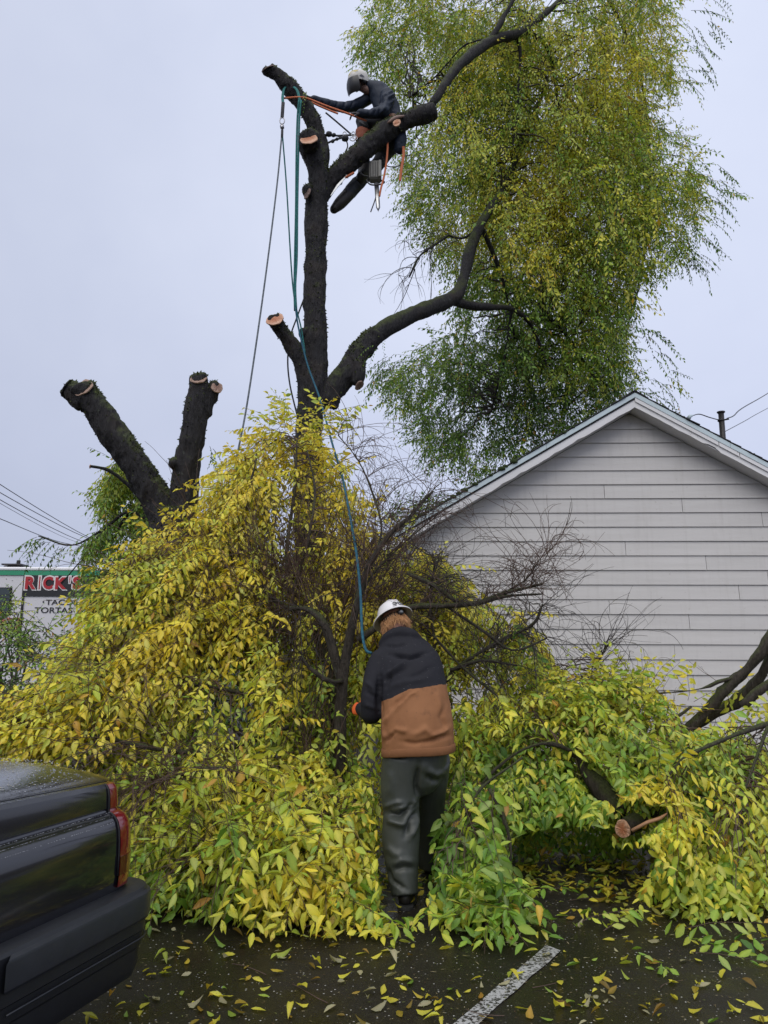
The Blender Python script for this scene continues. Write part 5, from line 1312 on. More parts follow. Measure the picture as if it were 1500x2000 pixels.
# ---- worker in the two-tone jacket, seen from behind
wk = thing('person', 'worker seen from behind in a black and tan jacket and dark wet rain trousers', 'person', G(795, 1772))
mb = MB()
px_loft(mb, [(818, 1474, 71, .175, 5.10), (815, 1420, 72, .18, 5.12), (810, 1375, 68, .17, 5.17), (803, 1335, 68, .165, 5.24), (794, 1300, 68, .15, 5.32), (786, 1272, 56, .125, 5.39), (778, 1250, 36, .10, 5.44), (774, 1240, 24, .08, 5.47)], 28, fn='loft')
px_loft(mb, [(742, 1290, 22, .085, 5.33), (734, 1325, 25, .085, 5.27), (728, 1365, 24, .08, 5.22), (725, 1392, 21, .075, 5.22)], 16)
px_loft(mb, [(726, 1392, 21, .075, 5.22), (716, 1390, 17, .06, 5.32), (706, 1385, 13, .05, 5.42)], 14, up=(0, 0, 1))
px_loft(mb, [(838, 1300, 24, .09, 5.30), (852, 1340, 22, .085, 5.38), (852, 1370, 19, .075, 5.48)], 14)
px_loft(mb, [(852, 1370, 19, .075, 5.48), (820, 1375, 15, .06, 5.62), (790, 1372, 12, .05, 5.72)], 12, up=(0, 0, 1))
# hood bunched behind the neck
px_loft(mb, [(744, 1258, 5, .02, 5.38), (758, 1243, 7, .03, 5.36), (778, 1236, 9, .04, 5.35), (804, 1240, 9, .04, 5.34), (828, 1256, 6, .025, 5.36)], 14, up=(0, 0, 1))
mb.ball(P(792, 1262, 5.33), (.14, .06, .052), 20, 12); mb.ball(P(812, 1271, 5.30), (.10, .05, .035), 16, 10); mb.ball(P(772, 1268, 5.33), (.09, .05, .032), 16, 10)
me = remesh(mb, .0095, 5); V = getV(me); N = getN(me)
for pts, a, w_ in (([(758, 1278), (800, 1285), (838, 1274)], -.020, 4), ([(745, 1262), (775, 1262), (800, 1256)], -.010, 3), ([(750, 1318), (775, 1305), (795, 1290)], .010, 4), ([(745, 1330), (770, 1318), (800, 1302)], -.008, 4), ([(748, 1352), (760, 1325), (765, 1300)], -.012, 4),
                   ([(790, 1330), (820, 1318), (850, 1300)], -.006, 5), ([(755, 1345), (790, 1332), (840, 1325)], .006, 6), ([(742, 1320), (738, 1360), (744, 1400)], -.020, 4.5), ([(712, 1330), (730, 1345), (738, 1365)], .008, 4), ([(715, 1350), (732, 1362)], -.007, 3.5), ([(712, 1375), (735, 1385)], .007, 4),
                   ([(790, 1365), (765, 1390), (752, 1420)], .012, 5), ([(800, 1355), (775, 1372), (758, 1395)], -.010, 4), ([(815, 1350), (800, 1358), (785, 1372)], .008, 3), ([(760, 1440), (775, 1425), (800, 1430)], .011, 5), ([(752, 1452), (768, 1432), (776, 1425)], -.012, 4), ([(800, 1440), (830, 1425), (850, 1440)], .008, 6),
                   ([(835, 1450), (862, 1440), (885, 1436)], -.010, 4), ([(838, 1440), (865, 1430), (880, 1420)], .009, 4), ([(870, 1370), (862, 1400), (875, 1430)], -.007, 5), ([(780, 1448), (810, 1452), (850, 1446)], -.010, 4), ([(850, 1345), (858, 1370), (866, 1400)], .007, 6), ([(752, 1395), (748, 1425), (757, 1452)], .010, 4)):
    V = crease2(V, N, pts, a, w_)
V = V + N * ((fbm(V * (1, 1, .6), 7, 3, 5) - .5) * .022)[:, None]; setV(me, V)
j = cloth('black_and_tan_jacket', (.013, .013, .018), .8)
m, t, b, cb = j
tc = t.new('ShaderNodeTexCoord').outputs['Object']; sx = t.new('ShaderNodeSeparateXYZ'); t.link(tc, sx.inputs[0])
tan = t.mix(t.noise(tc, 6, 6, .65), (.20, .085, .035), (.33, .150, .065)); tan = t.mix(t.mrange(t.noise(tc, 11, 4, .6), .56, .74, 0, .6), tan, (.12, .055, .028))
tan = t.mix(t.mrange(t.noise(tc, 70, 2, .5), .68, .74, 0, .35), tan, (.06, .03, .02))
q1, q2, q3 = P(743, 1374, 5.02), P(798, 1346, 5.05), P(872, 1337, 5.08)
def lin(p, q): k = (q[2] - p[2]) / (q[0] - p[0]); return t.math('ADD', t.math('MULTIPLY', sx.outputs['X'], float(k)), float(p[2] - k * p[0]))
zl = t.math('ADD', t.math('MINIMUM', lin(q1, q2), lin(q2, q3)), t.math('MULTIPLY', t.math('SUBTRACT', t.noise(tc, 14, 2), .5), .022))
low = t.math('MULTIPLY', t.math('LESS_THAN', sx.outputs['Z'], zl), t.math('GREATER_THAN', sx.outputs['X'], float(P(745, 1400, 5.05)[0])))
specks = t.mrange(t.noise(tc, 120, 1, .5), .77, .79, 0, .5)
t.link(t.mix(low, t.mix(specks, cb, (.4, .4, .4)), tan), b.inputs['Base Color'])
o = link_obj('jacket', me, m, wk)
# ribbed hem band
mb = MB(); hemc = [P(818 + 74 * math.cos(a), 1456 + 2 * math.cos(a) * -3 + 7 * 0, 5.10) for a in np.linspace(0, 1, 2)]
K = 60; ring = []
for i in range(K):
    a = i * 2 * math.pi / K; c = P(817, 1462, 5.10); ring.append(c + np.array((math.cos(a) * 70.5 * M2P(c), math.sin(a) * .172, math.cos(a) * .016 + math.sin(3 * a + 1) * .004)))
VV = []
for i, p in enumerate(ring):
    o_ = nrm(p * (1, 1, 0) - ring[0] * 0 - P(818, 1459, 5.10) * (1, 1, 0)); rib = .0015 * (i % 2) + rng.normal(0, .0015)
    VV += [p + o_ * rib + (0, 0, .02), p + o_ * (.005 + rib) + (0, 0, .014), p + o_ * (.006 + rib) + (0, 0, -.026), p + o_ * rib + (0, 0, -.032), p - o_ * .02 + (0, 0, -.03)]
mb.add(VV, [(i * 5 + k, i * 5 + k + 1, ((i + 1) % K) * 5 + k + 1, ((i + 1) % K) * 5 + k) for i in range(K) for k in range(4)])
M['tan_hem'] = cloth('tan_duck_canvas', (.24, .105, .045), .85)[0]; mb.build('hem', M['tan_hem'], o, True)
# trousers
mb = MB()
px_loft(mb, [(815, 1448, 60, .15, 5.12), (812, 1480, 60, .15, 5.12), (812, 1500, 56, .14, 5.13)], 24, fn='capsule')
px_loft(mb, [(790, 1480, 44, .13, 5.10), (781, 1540, 39, .115, 5.10), (783, 1590, 34, .105, 5.09), (782, 1640, 36, .10, 5.07), (786, 1700, 30, .095, 5.04), (790, 1736, 26, .09, 5.01), (791, 1749, 26, .092, 5.0)], 24, fn='loft')
px_loft(mb, [(845, 1480, 36, .13, 5.16), (842, 1530, 33, .12, 5.28), (838, 1580, 29, .10, 5.40), (838, 1640, 26, .09, 5.50), (838, 1690, 23, .085, 5.56)], 20, fn='loft')
me = remesh(mb, .010, 4); V = getV(me); N = getN(me)
for pts, a, w_ in (([(745, 1578), (775, 1567), (792, 1568)], .010, 4), ([(752, 1587), (780, 1594), (812, 1565)], -.020, 5), ([(752, 1600), (785, 1610), (800, 1600)], .016, 6), ([(790, 1635), (800, 1605), (816, 1580)], -.018, 4), ([(800, 1640), (812, 1610), (816, 1590)], .012, 4), ([(770, 1580), (800, 1575), (816, 1555)], .012, 4),
                   ([(750, 1650), (770, 1668), (790, 1672)], .008, 7), ([(762, 1690), (785, 1680), (812, 1684)], .010, 6), ([(765, 1700), (790, 1694), (812, 1697)], -.009, 5), ([(755, 1690), (765, 1720), (795, 1738)], -.014, 4), ([(750, 1680), (758, 1715), (775, 1732)], .010, 3.5), ([(818, 1490), (812, 1530), (816, 1560)], -.02, 5), ([(830, 1500), (850, 1512), (872, 1505)], .012, 6), ([(828, 1512), (845, 1525), (865, 1525)], -.012, 5), ([(760, 1500), (765, 1530), (757, 1560)], .005, 9)):
    V = crease2(V, N, pts, a, w_)
V = V + N * ((fbm(V * (1, 1, .5), 5, 3, 9) - .5) * .028)[:, None]; setV(me, V); link_obj('trousers', me, M['rain_pants'], wk)
# boots
for nm, heel, toe, top in (('boot', G(792, 1774), G(800, 1752), P(791, 1745, 5.0)), ('boot', G(838, 1712), G(845, 1698), P(838, 1685, 5.56))):
    h = heel.copy(); tt = h + nrm(toe - heel) * .24; mb = MB()
    mb.capsule([h + (0, .03, .05), h + (tt - h) * .35 + (0, 0, .055), tt + (0, 0, .04)], [.045, .048, .042], ry=[.045, .05, .035], up=(0, 0, 1), n=14)
    mb.capsule([h + (0, .04, .06), h + (0, .05, .15), top * (1, 1, 0) + (0, .02, .22)], [.045, .047, .052], n=14)
    me = remesh(mb, .008, 2); V = getV(me); V[:, 2] = np.maximum(V[:, 2], .012); setV(me, V); bo = link_obj('boot', me, M['boot'], wk)
    mb = MB(); mb.loft([h + (0, -.005, .001), h + (0, -.005, .018)], [.05, .05], n=12); mb.loft([(h + tt) / 2 + (0, 0, .001), (h + tt) / 2 + (0, 0, .016)], [.052, .052], [.14, .14], up=nrm(tt - h), n=18); mb.build('sole', M['rubber'], bo)
# head, neck, ear, hair
hc = P(769, 1214, 5.52); hx_ = nrm((-.27, .45, .85)); fwd = nrm(np.array((-.35, .85, -.3)) - hx_ * np.dot((-.35, .85, -.3), hx_)); lat = np.cross(fwd, hx_); HRt = np.stack([lat, fwd, hx_], 1)
mb = MB(); mb.ball(hc, (.078, .098, .115), 20, 14, HRt); mb.ball(hc + HRt @ np.array((0, .045, -.075)), (.052, .055, .05), 14, 10, HRt)
mb.capsule([hc + HRt @ np.array((0, -.02, -.06)), P(772, 1240, 5.46), P(778, 1262, 5.42)], [.060, .062, .07], n=16)
mb.capsule([hc + HRt @ np.array((0, .092, .0)), hc + HRt @ np.array((0, .118, -.028))], [.010, .016], n=8)
for s_ in (-1, 1):
    mb.ball(hc + HRt @ np.array((s_ * .080, -.002, -.018)), (.010, .020, .032), 12, 8, HRt); mb.ball(hc + HRt @ np.array((s_ * .03, .088, .012)), (.016, .010, .008), 10, 6, HRt)
mb.ball(hc + HRt @ np.array((0, .098, -.062)), (.022, .010, .008), 10, 6, HRt)
me = remesh(mb, .006, 2); hd = link_obj('head', me, M['skin'], wk)
mb = MB(); rg = np.random.default_rng(5)
for i in range(620):
    a = rg.uniform(-2.0, 2.0); h0 = rg.uniform(-.03, .03); p = hc + HRt @ np.array((math.sin(a) * .080, -math.cos(a) * .100, h0)); o_ = HRt @ np.array((math.sin(a), -math.cos(a), 0))
    L_ = rg.uniform(.045, .085); c1 = p + o_ * .010 - hx_ * L_ * .5 + rg.normal(0, .005, 3); c2 = p + o_ * rg.uniform(.0, .022) - hx_ * L_ + rg.normal(0, .010, 3)
    mb.loft(spline([p, c1, c2], 6), [.0015, .0018, .0017, .0015, .0011, .0005], n=4, cap=False)
mb.build('hair', M['hair'], hd, True)
mb = MB()
for i in range(90):
    a = rg.uniform(-.9, .9); p = hc + HRt @ np.array((math.sin(a) * .062, .04 + math.cos(a) * .058, -.075)); mb.loft([p, p + HRt @ np.array((math.sin(a) * .012, .012, -.035)) + rg.normal(0, .006, 3)], [.003, .001], n=4)
mb.build('beard', M['hair'], hd, True)
# hard hat
ht = thing('hard_hat', 'white full brim hard hat with a black emblem, worn by the standing worker', 'hard hat', hc + hx_ * .03)
def hatp(a, r, h): return hc + HRt @ np.array((math.sin(a) * r * .94, -math.cos(a) * r * 1.12, h + .028))
def lathe(prof, n=40):
    V = [hatp(i * 2 * math.pi / n, r, h) for r, h in prof for i in range(n)]
    return V, [(k * n + i, k * n + (i + 1) % n, (k + 1) * n + (i + 1) % n, (k + 1) * n + i) for k in range(len(prof) - 1) for i in range(n)]
dome = [(.148, -.014), (.150, -.008), (.146, -.002), (.128, .004), (.112, .012), (.108, .035), (.100, .065), (.084, .092), (.060, .110), (.032, .120), (.004, .122)]
mb = MB(); V_, F_ = lathe(dome); mb.add(V_, F_)
for k in (-1, 0, 1):     # three raised ribs over the crown
    pts = [hc + HRt @ np.array((k * .022, y * 1.12, .028 + zz)) for y, zz in ((-.095, .075), (-.07, .103), (-.035, .120), (0, .126), (.035, .120), (.07, .103), (.095, .075))]; mb.loft(spline(pts, 20), .005, n=6)
me = mb.mesh('shell', True); recalc(me); sh = link_obj('shell', me, M['hat_white'], ht)
mb = MB(); V_, F_ = lathe([(.148, -.015), (.126, .001), (.108, .008), (.104, .035), (.096, .062), (.08, .088), (.05, .108)]); mb.add(V_, F_); me = mb.mesh('lining', True); link_obj('lining', me, M['hat_under'], ht)
mb = MB(); mb.loft([hatp(a, .094, -.028) for a in np.linspace(-1.5, 1.5, 24)], .004, .017, up=hx_, n=8); mb.build('suspension_band', M['plastic_black'], ht, True)
mb = MB(); c = hatp(-.28, .10, -.030); o_ = nrm(c - hc - hx_ * np.dot(c - hc, hx_)); c = hatp(.12, .1, -.03)
mb.loft([hatp(.10, .096, -.030), hatp(.10, .118, -.032)], [.021, .019], n=18); mb.build('ratchet_knob', M['plastic_black'], ht, True)
mb = MB(); mb.loft([hatp(.10, .118, -.032), hatp(.10, .123, -.032)], [.012, .010], n=16); mb.build('knob_cap', M['plastic_grey'], ht, True)
mb = MB(); dr = lambda h: float(np.interp(h, [.012, .035, .065, .092], [.112, .108, .100, .084])) + .0012
def stroke(pts, r=.0014): mb.loft([hatp(a, dr(h), h) for a, h in spline(pts, max(10, len(pts) * 5))], r, n=4)
for c0, c1, ra_, rb_ in ((-.12, .048, .16, .016), (-.12, .046, .09, .009), (.30, .048, .17, .015), (.30, .048, .10, .008)):
    stroke([(c0 + ra_ * math.cos(q), c1 + rb_ * math.sin(q)) for q in np.linspace(0, 6.1, 14)])
stroke([(-.22, .034), (-.15, .063), (-.10, .04), (-.03, .062), (.02, .038), (.09, .060), (.13, .04)]); stroke([(-.30, .03), (-.24, .022), (-.12, .026), (-.02, .02)]); stroke([(.5, .058), (.56, .044), (.52, .03)]); stroke([(.16, .06), (.2, .035)])
mb.build('emblem', M['plastic_black'], sh)
mb = MB(); M['mark_red'] = plain('faded_red_print', (.40, .10, .14), .5)
for a in np.linspace(0, .42, 7): mb.loft([hatp(a - .05, .0885, .088), hatp(a - .01, .0865, .0905)], .0018, n=4)
mb.build('printed_mark', M['mark_red'], sh)
# orange glove gripping the branch
mb = MB(); wr = P(706, 1386, 5.42); hand(mb, wr, P(694, 1384, 5.47) - wr + (0, .02, 0.0), (-.3, -.9, .2), 1.05, .75, -1)
me = remesh(mb, .0045, 1); tag(link_obj('glove', me, M['orange'], wk), None, None) if False else link_obj('glove', me, M['orange'], wk)

# ---- climber
CY = 9.22
cb_ = thing('person', 'climber in wet navy jacket sitting on the upper limb with both arms stretched left', 'person', P(760, 268, CY))
M['navy'] = cloth('wet_navy_jacket', (.018, .027, .048), .6, wet=.0)[0]
M['climb_pants'] = cloth('dark_work_trousers', (.038, .042, .050), .7)[0]
M['dark_glove'] = plain('dark_glove', (.025, .022, .028), .7)
M['face_dark'] = plain('shaded_skin', (.24, .14, .11), .6)  # skin tone darkened to carry the shadow on the climber's lowered face
mb = MB()
px_loft(mb, [(770, 256, 24, .14, CY), (764, 238, 24, .14, CY), (757, 215, 25, .14, CY), (748, 194, 24, .13, CY), (738, 178, 20, .12, CY), (724, 170, 12, .09, CY), (716, 168, 8, .07, CY)], 22, fn='loft')
px_loft(mb, [(756, 184, 13, .085, CY - .14), (756, 202, 13, .08, CY - .2), (748, 218, 12, .075, CY - .24)], 14)
px_loft(mb, [(750, 218, 12, .07, CY - .24), (725, 222, 10, .062, CY - .27), (704, 222, 8, .05, CY - .28)], 14, up=(0, 0, 1))
px_loft(mb, [(730, 186, 12, .08, CY + .12), (700, 204, 12, .075, CY + .08), (672, 210, 11, .07, CY)], 14, up=(0, 0, 1))
px_loft(mb, [(675, 210, 11, .07, CY), (640, 203, 9, .06, CY - .08), (612, 193, 7, .045, CY - .16)], 14, up=(0, 0, 1))
me = remesh(mb, .012, 3); V = getV(me); N = getN(me)
for k in range(15):
    a = np.array((rng.uniform(735, 775), rng.uniform(178, 240))); d = np.array((rng.uniform(-14, -6), rng.uniform(4, 14))); V = crease2(V, N, [a, a + d], rng.choice([-1, 1]) * .014, 2.0)
for x in (722, 733, 742, 690, 675, 660, 645, 630): V = crease2(V, N, [(x, 196 if x < 700 else 212), (x - 4, 214 if x < 700 else 232)], -.012, 2.0)
V = V + N * ((fbm(V, 9, 2, 3) - .5) * .03)[:, None]; setV(me, V); link_obj('jacket', me, M['navy'], cb_)
mb = MB()
px_loft(mb, [(772, 262, 22, .15, CY + .02), (760, 280, 24, .15, CY + .08), (750, 288, 18, .13, CY + .1)], 18)
px_loft(mb, [(764, 254, 18, .10, CY - .02), (735, 240, 17, .10, CY - .02), (710, 237, 16, .09, CY)], 16, up=(0, 0, 1))
px_loft(mb, [(711, 244, 14, .09, CY), (709, 270, 12, .08, CY + .03), (711, 305, 11, .075, CY + .06), (711, 330, 10, .07, CY + .06)], 16)
px_loft(mb, [(768, 275, 19, .11, CY + .16), (752, 300, 17, .10, CY + .16), (735, 325, 15, .09, CY + .14), (722, 333, 14, .09, CY + .12)], 16, up=(0, 0, 1))
px_loft(mb, [(724, 332, 15, .09, CY + .12), (700, 358, 16, .09, CY + .06), (678, 382, 14, .085, CY + .0)], 16, up=(0, 0, 1))
me = remesh(mb, .012, 3); V = getV(me); N = getN(me)
for a, b_ in (((700, 236), (716, 250)), ((710, 234), (722, 254)), ((705, 280), (718, 284)), ((690, 350), (706, 366)), ((700, 340), (716, 356))): V = crease2(V, N, [a, b_], .012, 2)
V = V + N * ((fbm(V, 9, 2, 8) - .5) * .03)[:, None]; setV(me, V); tr = link_obj('trousers', me, M['climb_pants'], cb_)
mb = MB(); px_loft(mb, [(680, 380, 14, .085, CY), (664, 397, 15, .08, CY - .03), (654, 407, 11, .06, CY - .05)], 14, up=(0, 0, 1)); me = remesh(mb, .01, 2); link_obj('boot', me, M['boot'], cb_)
mb = MB(); px_loft(mb, [(711, 326, 11, .07, CY + .06), (709, 342, 11, .09, CY + .02), (704, 348, 9, .09, CY - .05)], 14); me = remesh(mb, .01, 2); link_obj('boot', me, M['boot'], cb_)
M['wrap'] = plain('rust_orange_webbing', (.30, .085, .045), .75, var=.2)
mb = MB(); q = [P(709, 256 + 2 * k, CY + .02) for k in range(11)]; mb.loft(q, [.100, .103, .099, .104, .098, .090, .101, .099, .104, .1, .097], [.10] * 11, up=(0, 1, 0), n=18, cap=False); mb.build('leg_strap', M['wrap'], tr, True)
# head and helmet
hc2 = P(701, 161, CY - .03); ax = nrm((-.18, -.30, .93)); fw = nrm(np.array((-.55, -.45, -.35)) - ax * np.dot((-.55, -.45, -.35), ax)); lt = np.cross(fw, ax); R2 = np.stack([lt, fw, ax], 1)
mb = MB(); mb.ball(hc2, (.074, .095, .11), 18, 12, R2); mb.ball(hc2 + R2 @ np.array((0, .045, -.07)), (.05, .05, .045), 12, 8, R2); mb.capsule([hc2 + R2 @ np.array((0, .09, .0)), hc2 + R2 @ np.array((0, .115, -.025))], [.01, .015], n=8)
for s_ in (-1, 1): mb.ball(hc2 + R2 @ np.array((s_ * .03, .088, .015)), (.015, .01, .007), 8, 6, R2); mb.ball(hc2 + R2 @ np.array((s_ * .077, 0, -.01)), (.01, .02, .03), 8, 6, R2)
mb.ball(hc2 + R2 @ np.array((0, .095, -.055)), (.022, .008, .007), 8, 6, R2)
mb.capsule([hc2 + R2 @ np.array((0, -.02, -.05)), P(718, 176, CY)], [.055, .065], n=12)
link_obj('head', remesh(mb, .007, 2), M['face_dark'], cb_)
hl = thing('helmet', 'white patterned climbing helmet with dark visor worn by the climber', 'helmet', hc2 + ax * .04)
def hp2(a, r, h): return hc2 + R2 @ np.array((math.sin(a) * r * 1.1, math.cos(a) * r * 1.28, h * 1.08))
m, t, b = material('helmet_stickers'); tc = t.new('ShaderNodeTexCoord').outputs['Object']; v = t.new('ShaderNodeTexVoronoi'); t.link(tc, v.inputs['Vector']); v.inputs['Scale'].default_value = 17
sc_ = t.new('ShaderNodeSeparateColor'); t.link(v.outputs['Color'], sc_.inputs[0])
t.link(t.ramp(sc_.outputs['Red'], [(0, (.62, .60, .56)), (.55, (.62, .60, .56)), (.56, (.10, .10, .12)), (.75, (.45, .38, .12)), (.88, (.35, .36, .40))], 'CONSTANT'), b.inputs['Base Color']); b.inputs['Roughness'].default_value = .35; M['stickers'] = m
n = 32; prof = [(.118, .0), (.121, .02), (.120, .05), (.108, .09), (.085, .118), (.05, .136), (.004, .142)]
V_ = [hp2(i * 2 * math.pi / n, r, h + (-.022 * (1 - math.cos(i * 2 * math.pi / n)) if k < 2 else 0)) for k, (r, h) in enumerate(prof) for i in range(n)]
mb = MB(); mb.add(V_, [(k * n + i, k * n + (i + 1) % n, (k + 1) * n + (i + 1) % n, (k + 1) * n + i) for k in range(len(prof) - 1) for i in range(n)]); me = mb.mesh('shell', True); recalc(me); link_obj('shell', me, M['stickers'], hl)
mb = MB(); a_ = np.linspace(-.9, .9, 12); rows = [[hp2(a, .126, .035) for a in a_], [hp2(a, .142, -.01) for a in a_], [hp2(a, .150, -.06) for a in a_], [hp2(a, .146, -.13) for a in a_], [hp2(a * .8, .135, -.155) for a in a_]]
VV = [p for r in rows for p in r] + [p - nrm(p - hc2) * .003 for r in rows for p in r]; F_ = [(r * 12 + i, r * 12 + i + 1, (r + 1) * 12 + i + 1, (r + 1) * 12 + i) for r in range(4) for i in range(11)]
mb.add(VV, F_ + [tuple(x + 60 for x in f[::-1]) for f in F_]); mb.build('visor', M['plastic_black'], hl, True)
for s_ in (-1, 1):
    mb = MB(); c = hc2 + R2 @ np.array((s_ * .105, .0, -.015)); mb.ball(c, (.026, .036, .046), 12, 8, R2); mb.capsule([c, hc2 + R2 @ np.array((s_ * .118, 0, .05))], .006, n=6); mb.build('ear_muff', M['plastic_black'], hl, True)
mb = MB(); mb.loft(spline([hp2(-1.3, .12, 0), hc2 + R2 @ np.array((-.05, .04, -.1)), hc2 + R2 @ np.array((0, .06, -.125)), hc2 + R2 @ np.array((.05, .04, -.1)), hp2(1.3, .12, 0)], 20), .006, n=5); mb.build('chin_strap', M['plastic_black'], hl)
# hands
for wr, to, nn, sd in ((P(704, 222, CY - .28), P(684, 221, CY - .29), (0, -.6, .8), 1), (P(612, 193, CY - .16), P(596, 188, CY - .2), (0, -.5, .85), -1)):
    mb = MB(); hand(mb, wr, to - wr, nn, 1.12, .75, sd); link_obj('glove', remesh(mb, .006, 1), M['dark_glove'], cb_)
# harness
M['leather'] = plain('worn_leather', (.30, .17, .10), .6, var=.3)
mb = MB(); K = 24; c = P(768, 240, CY); mb.loft([c + np.array((math.cos(a) * .165, math.sin(a) * .155, math.cos(a) * -.05)) for a in np.linspace(0, 2 * math.pi, K)], .006, .028, up=(0, 0, 1), n=8, cap=False); hs = mb.build('harness_belt', M['leather'], cb_, True)
mb = MB(); mb.loft(spline([P(748, 228, CY - .17), P(752, 222, CY - .2), P(762, 226, CY - .2), P(764, 236, CY - .18)], 14), .008, n=6); mb.build('harness_loop', M['wrap'], cb_, True)
mb = MB(); mb.box(P(740, 227, CY - .19), (.055, .012, .02), R=np.stack([nrm((1, 0, -.15)), (0, 1, 0), nrm((.15, 0, 1))], 1), bev=.006); mb.build('harness_pad', M['leather'], cb_)
bag = thing('tool_pouch', 'dark blue pouch hanging at the hip of the climber below the limb', 'pouch', P(782, 270, CY - .1))
mb = MB(); px_loft(mb, [(778, 258, 9, .06, CY - .12), (782, 272, 13, .08, CY - .12), (780, 290, 11, .07, CY - .12)], 14); me = remesh(mb, .01, 2); V = getV(me); N = getN(me); setV(me, V + N * ((fbm(V, 20, 2, 1) - .5) * .03)[:, None]); link_obj('pouch', me, M['navy'], bag)
mb = MB(); mb.loft([P(774, 262, CY - .19), P(786, 262, CY - .19)], .006, .03, up=(0, 0, 1), n=6); mb.build('flap', M['plastic_black'], bag)
# straps, saw
def cordage(name, label, cat, pts, r, mat, ry=None, n=8, m_=28, group=None, strands=0):
    q = spline(pts, m_)
    mb = MB(); mb.loft(q, r, ry, up=(0, -1, .2), n=n); o = mb.build(name, mat, None, True); tag(o, label, cat, group)
    return o
M['strap'] = plain('orange_webbing', (.48, .13, .05), .7, var=.2)
cordage('strap', 'long orange strap hanging beside the chainsaw from the climber', 'strap', [P(757, 272, CY - .2), P(757, 290, CY - .22), P(755, 315, CY - .22), P(750, 345, CY - .22), P(744, 368, CY - .22), P(741, 384, CY - .22)], .013, M['strap'], .004)
cordage('strap', 'short orange strap hanging free at the right of the climber', 'strap', [P(788, 286, CY - .18), P(788, 305, CY - .2), P(784, 330, CY - .2), P(781, 354, CY - .2)], .018, M['strap'], .004)
cordage('lanyard', 'black looped lanyard between the two orange straps', 'lanyard', [P(748, 306, CY - .1), P(754, 322, CY - .15), P(765, 326, CY - .15), P(780, 323, CY - .15), P(790, 305, CY - .12), P(800, 304, CY - .05)], .007, M['plastic_black'])
saw = thing('chainsaw', 'grey chainsaw hanging bar down below the upper limb', 'chainsaw', P(735, 340, CY - .15))
M['saw_grey'] = plain('saw_housing', (.17, .165, .15), .5, var=.2)
c = P(733, 336, CY - .15); mb = MB(); mb.box(c, (.082, .07, .135), bev=.025); sb_ = mb.build('housing', M['saw_grey'], saw)
mb = MB()
for k in range(6): mb.box(c + (-.062 + k * .022, -.072, .0), (.004, .008, .105), bev=.003)
mb.build('cooling_fin', M['plastic_black'], saw, kind='stuff')
mb = MB(); mb.box(c + (.06, -.078, .0), (.020, .012, .12), bev=.008); mb.build('side_cover', M['saw_grey'], saw)
mb = MB(); mb.loft(spline([c + (-.06, 0, -.1), c + (-.11, -.02, -.13), c + (-.06, -.03, -.20), c + (.05, -.03, -.20), c + (.12, -.02, -.16), c + (.08, 0, -.12)], 24), .010, n=8); mb.build('front_handle', M['plastic_black'], saw, True)
mb = MB(); mb.loft(spline([c + (-.08, 0, -.06), c + (-.15, 0, -.05), c + (-.19, 0, .0), c + (-.14, 0, .04)], 14), .010, n=8); mb.build('rear_handle', M['plastic_black'], saw, True)
mb = MB(); b0_, b1_ = P(735, 356, CY - .16), P(739, 411, CY - .16); mb.loft([b0_, b0_ * .1 + b1_ * .9, b1_], [.024, .020, .006], [.004] * 3, up=(0, 1, 0), n=14); br = mb.build('guide_bar', M['alu'], saw, True)
mb = MB(); mb.loft([b0_ + (.026, 0, 0), b1_ * .9 + b0_ * .1 + (.022, 0, 0), b1_ + (0, 0, -.014), b1_ * .9 + b0_ * .1 + (-.022, 0, 0), b0_ + (-.026, 0, 0)], .005, n=6); mb.build('chain', M['plastic_black'], br)
cordage('cord', 'thin black cord end hanging left of the chainsaw bar', 'cord', [P(738, 372, CY - .15), P(732, 392, CY - .15), P(724, 414, CY - .15)], .008, M['plastic_black'])
hs_ = thing('handsaw', 'pruning saw with a pale blade tucked beside the boot of the climber', 'hand saw', P(660, 365, CY - .25))
mb = MB(); mb.loft([P(678, 342, CY - .26), P(660, 362, CY - .27), P(646, 382, CY - .27)], [.014, .018, .006], [.002] * 3, up=(0, 1, 0), n=8); mb.build('blade', M['alu'], hs_)
mb = MB(); mb.capsule([P(690, 338, CY - .25), P(676, 346, CY - .26)], .016, n=8); mb.build('handle', M['strap'], hs_, True)

# ---- ropes
def rope_mat(name, c1, c2):
    m, t, b = material(name); tc = t.new('ShaderNodeTexCoord').outputs['Object']
    n_ = t.noise(tc, 45, 2); t.link(t.mix(t.mrange(n_, .45, .55), c1, c2), b.inputs['Base Color']); b.inputs['Roughness'].default_value = .8; return m
M['rope_teal'] = rope_mat('teal_rope', (.008, .10, .10), (.02, .17, .16)); M['rope_blue'] = rope_mat('blue_rope', (.008, .065, .11), (.014, .10, .15)); M['rope_grey'] = rope_mat('grey_rope', (.07, .085, .10), (.13, .15, .17))
M['rope_orange'] = rope_mat('orange_rope', (.50, .12, .05), (.62, .2, .09)); M['rope_dark'] = rope_mat('dark_rope', (.02, .022, .028), (.05, .05, .055)); M['steel'] = plain('scuffed_steel', (.35, .35, .37), .35, metal=.9)
cordage('rope', 'teal doubled rope hanging down the left side of the upper leader, left strand', 'rope', [P(584, 196, 8.72), P(581, 230, 8.74), P(579, 300, 8.72), P(578, 400, 8.72), P(576, 500, 8.72), P(575, 560, 8.72), P(576, 607, 8.72)], .013, M['rope_teal'])
cordage('rope', 'teal doubled rope hanging down the left side of the upper leader, right strand', 'rope', [P(588, 196, 8.7), P(585, 230, 8.7), P(583, 300, 8.7), P(581, 400, 8.7), P(580, 500, 8.7), P(577, 560, 8.7), P(579, 607, 8.7)], .012, M['rope_teal'])
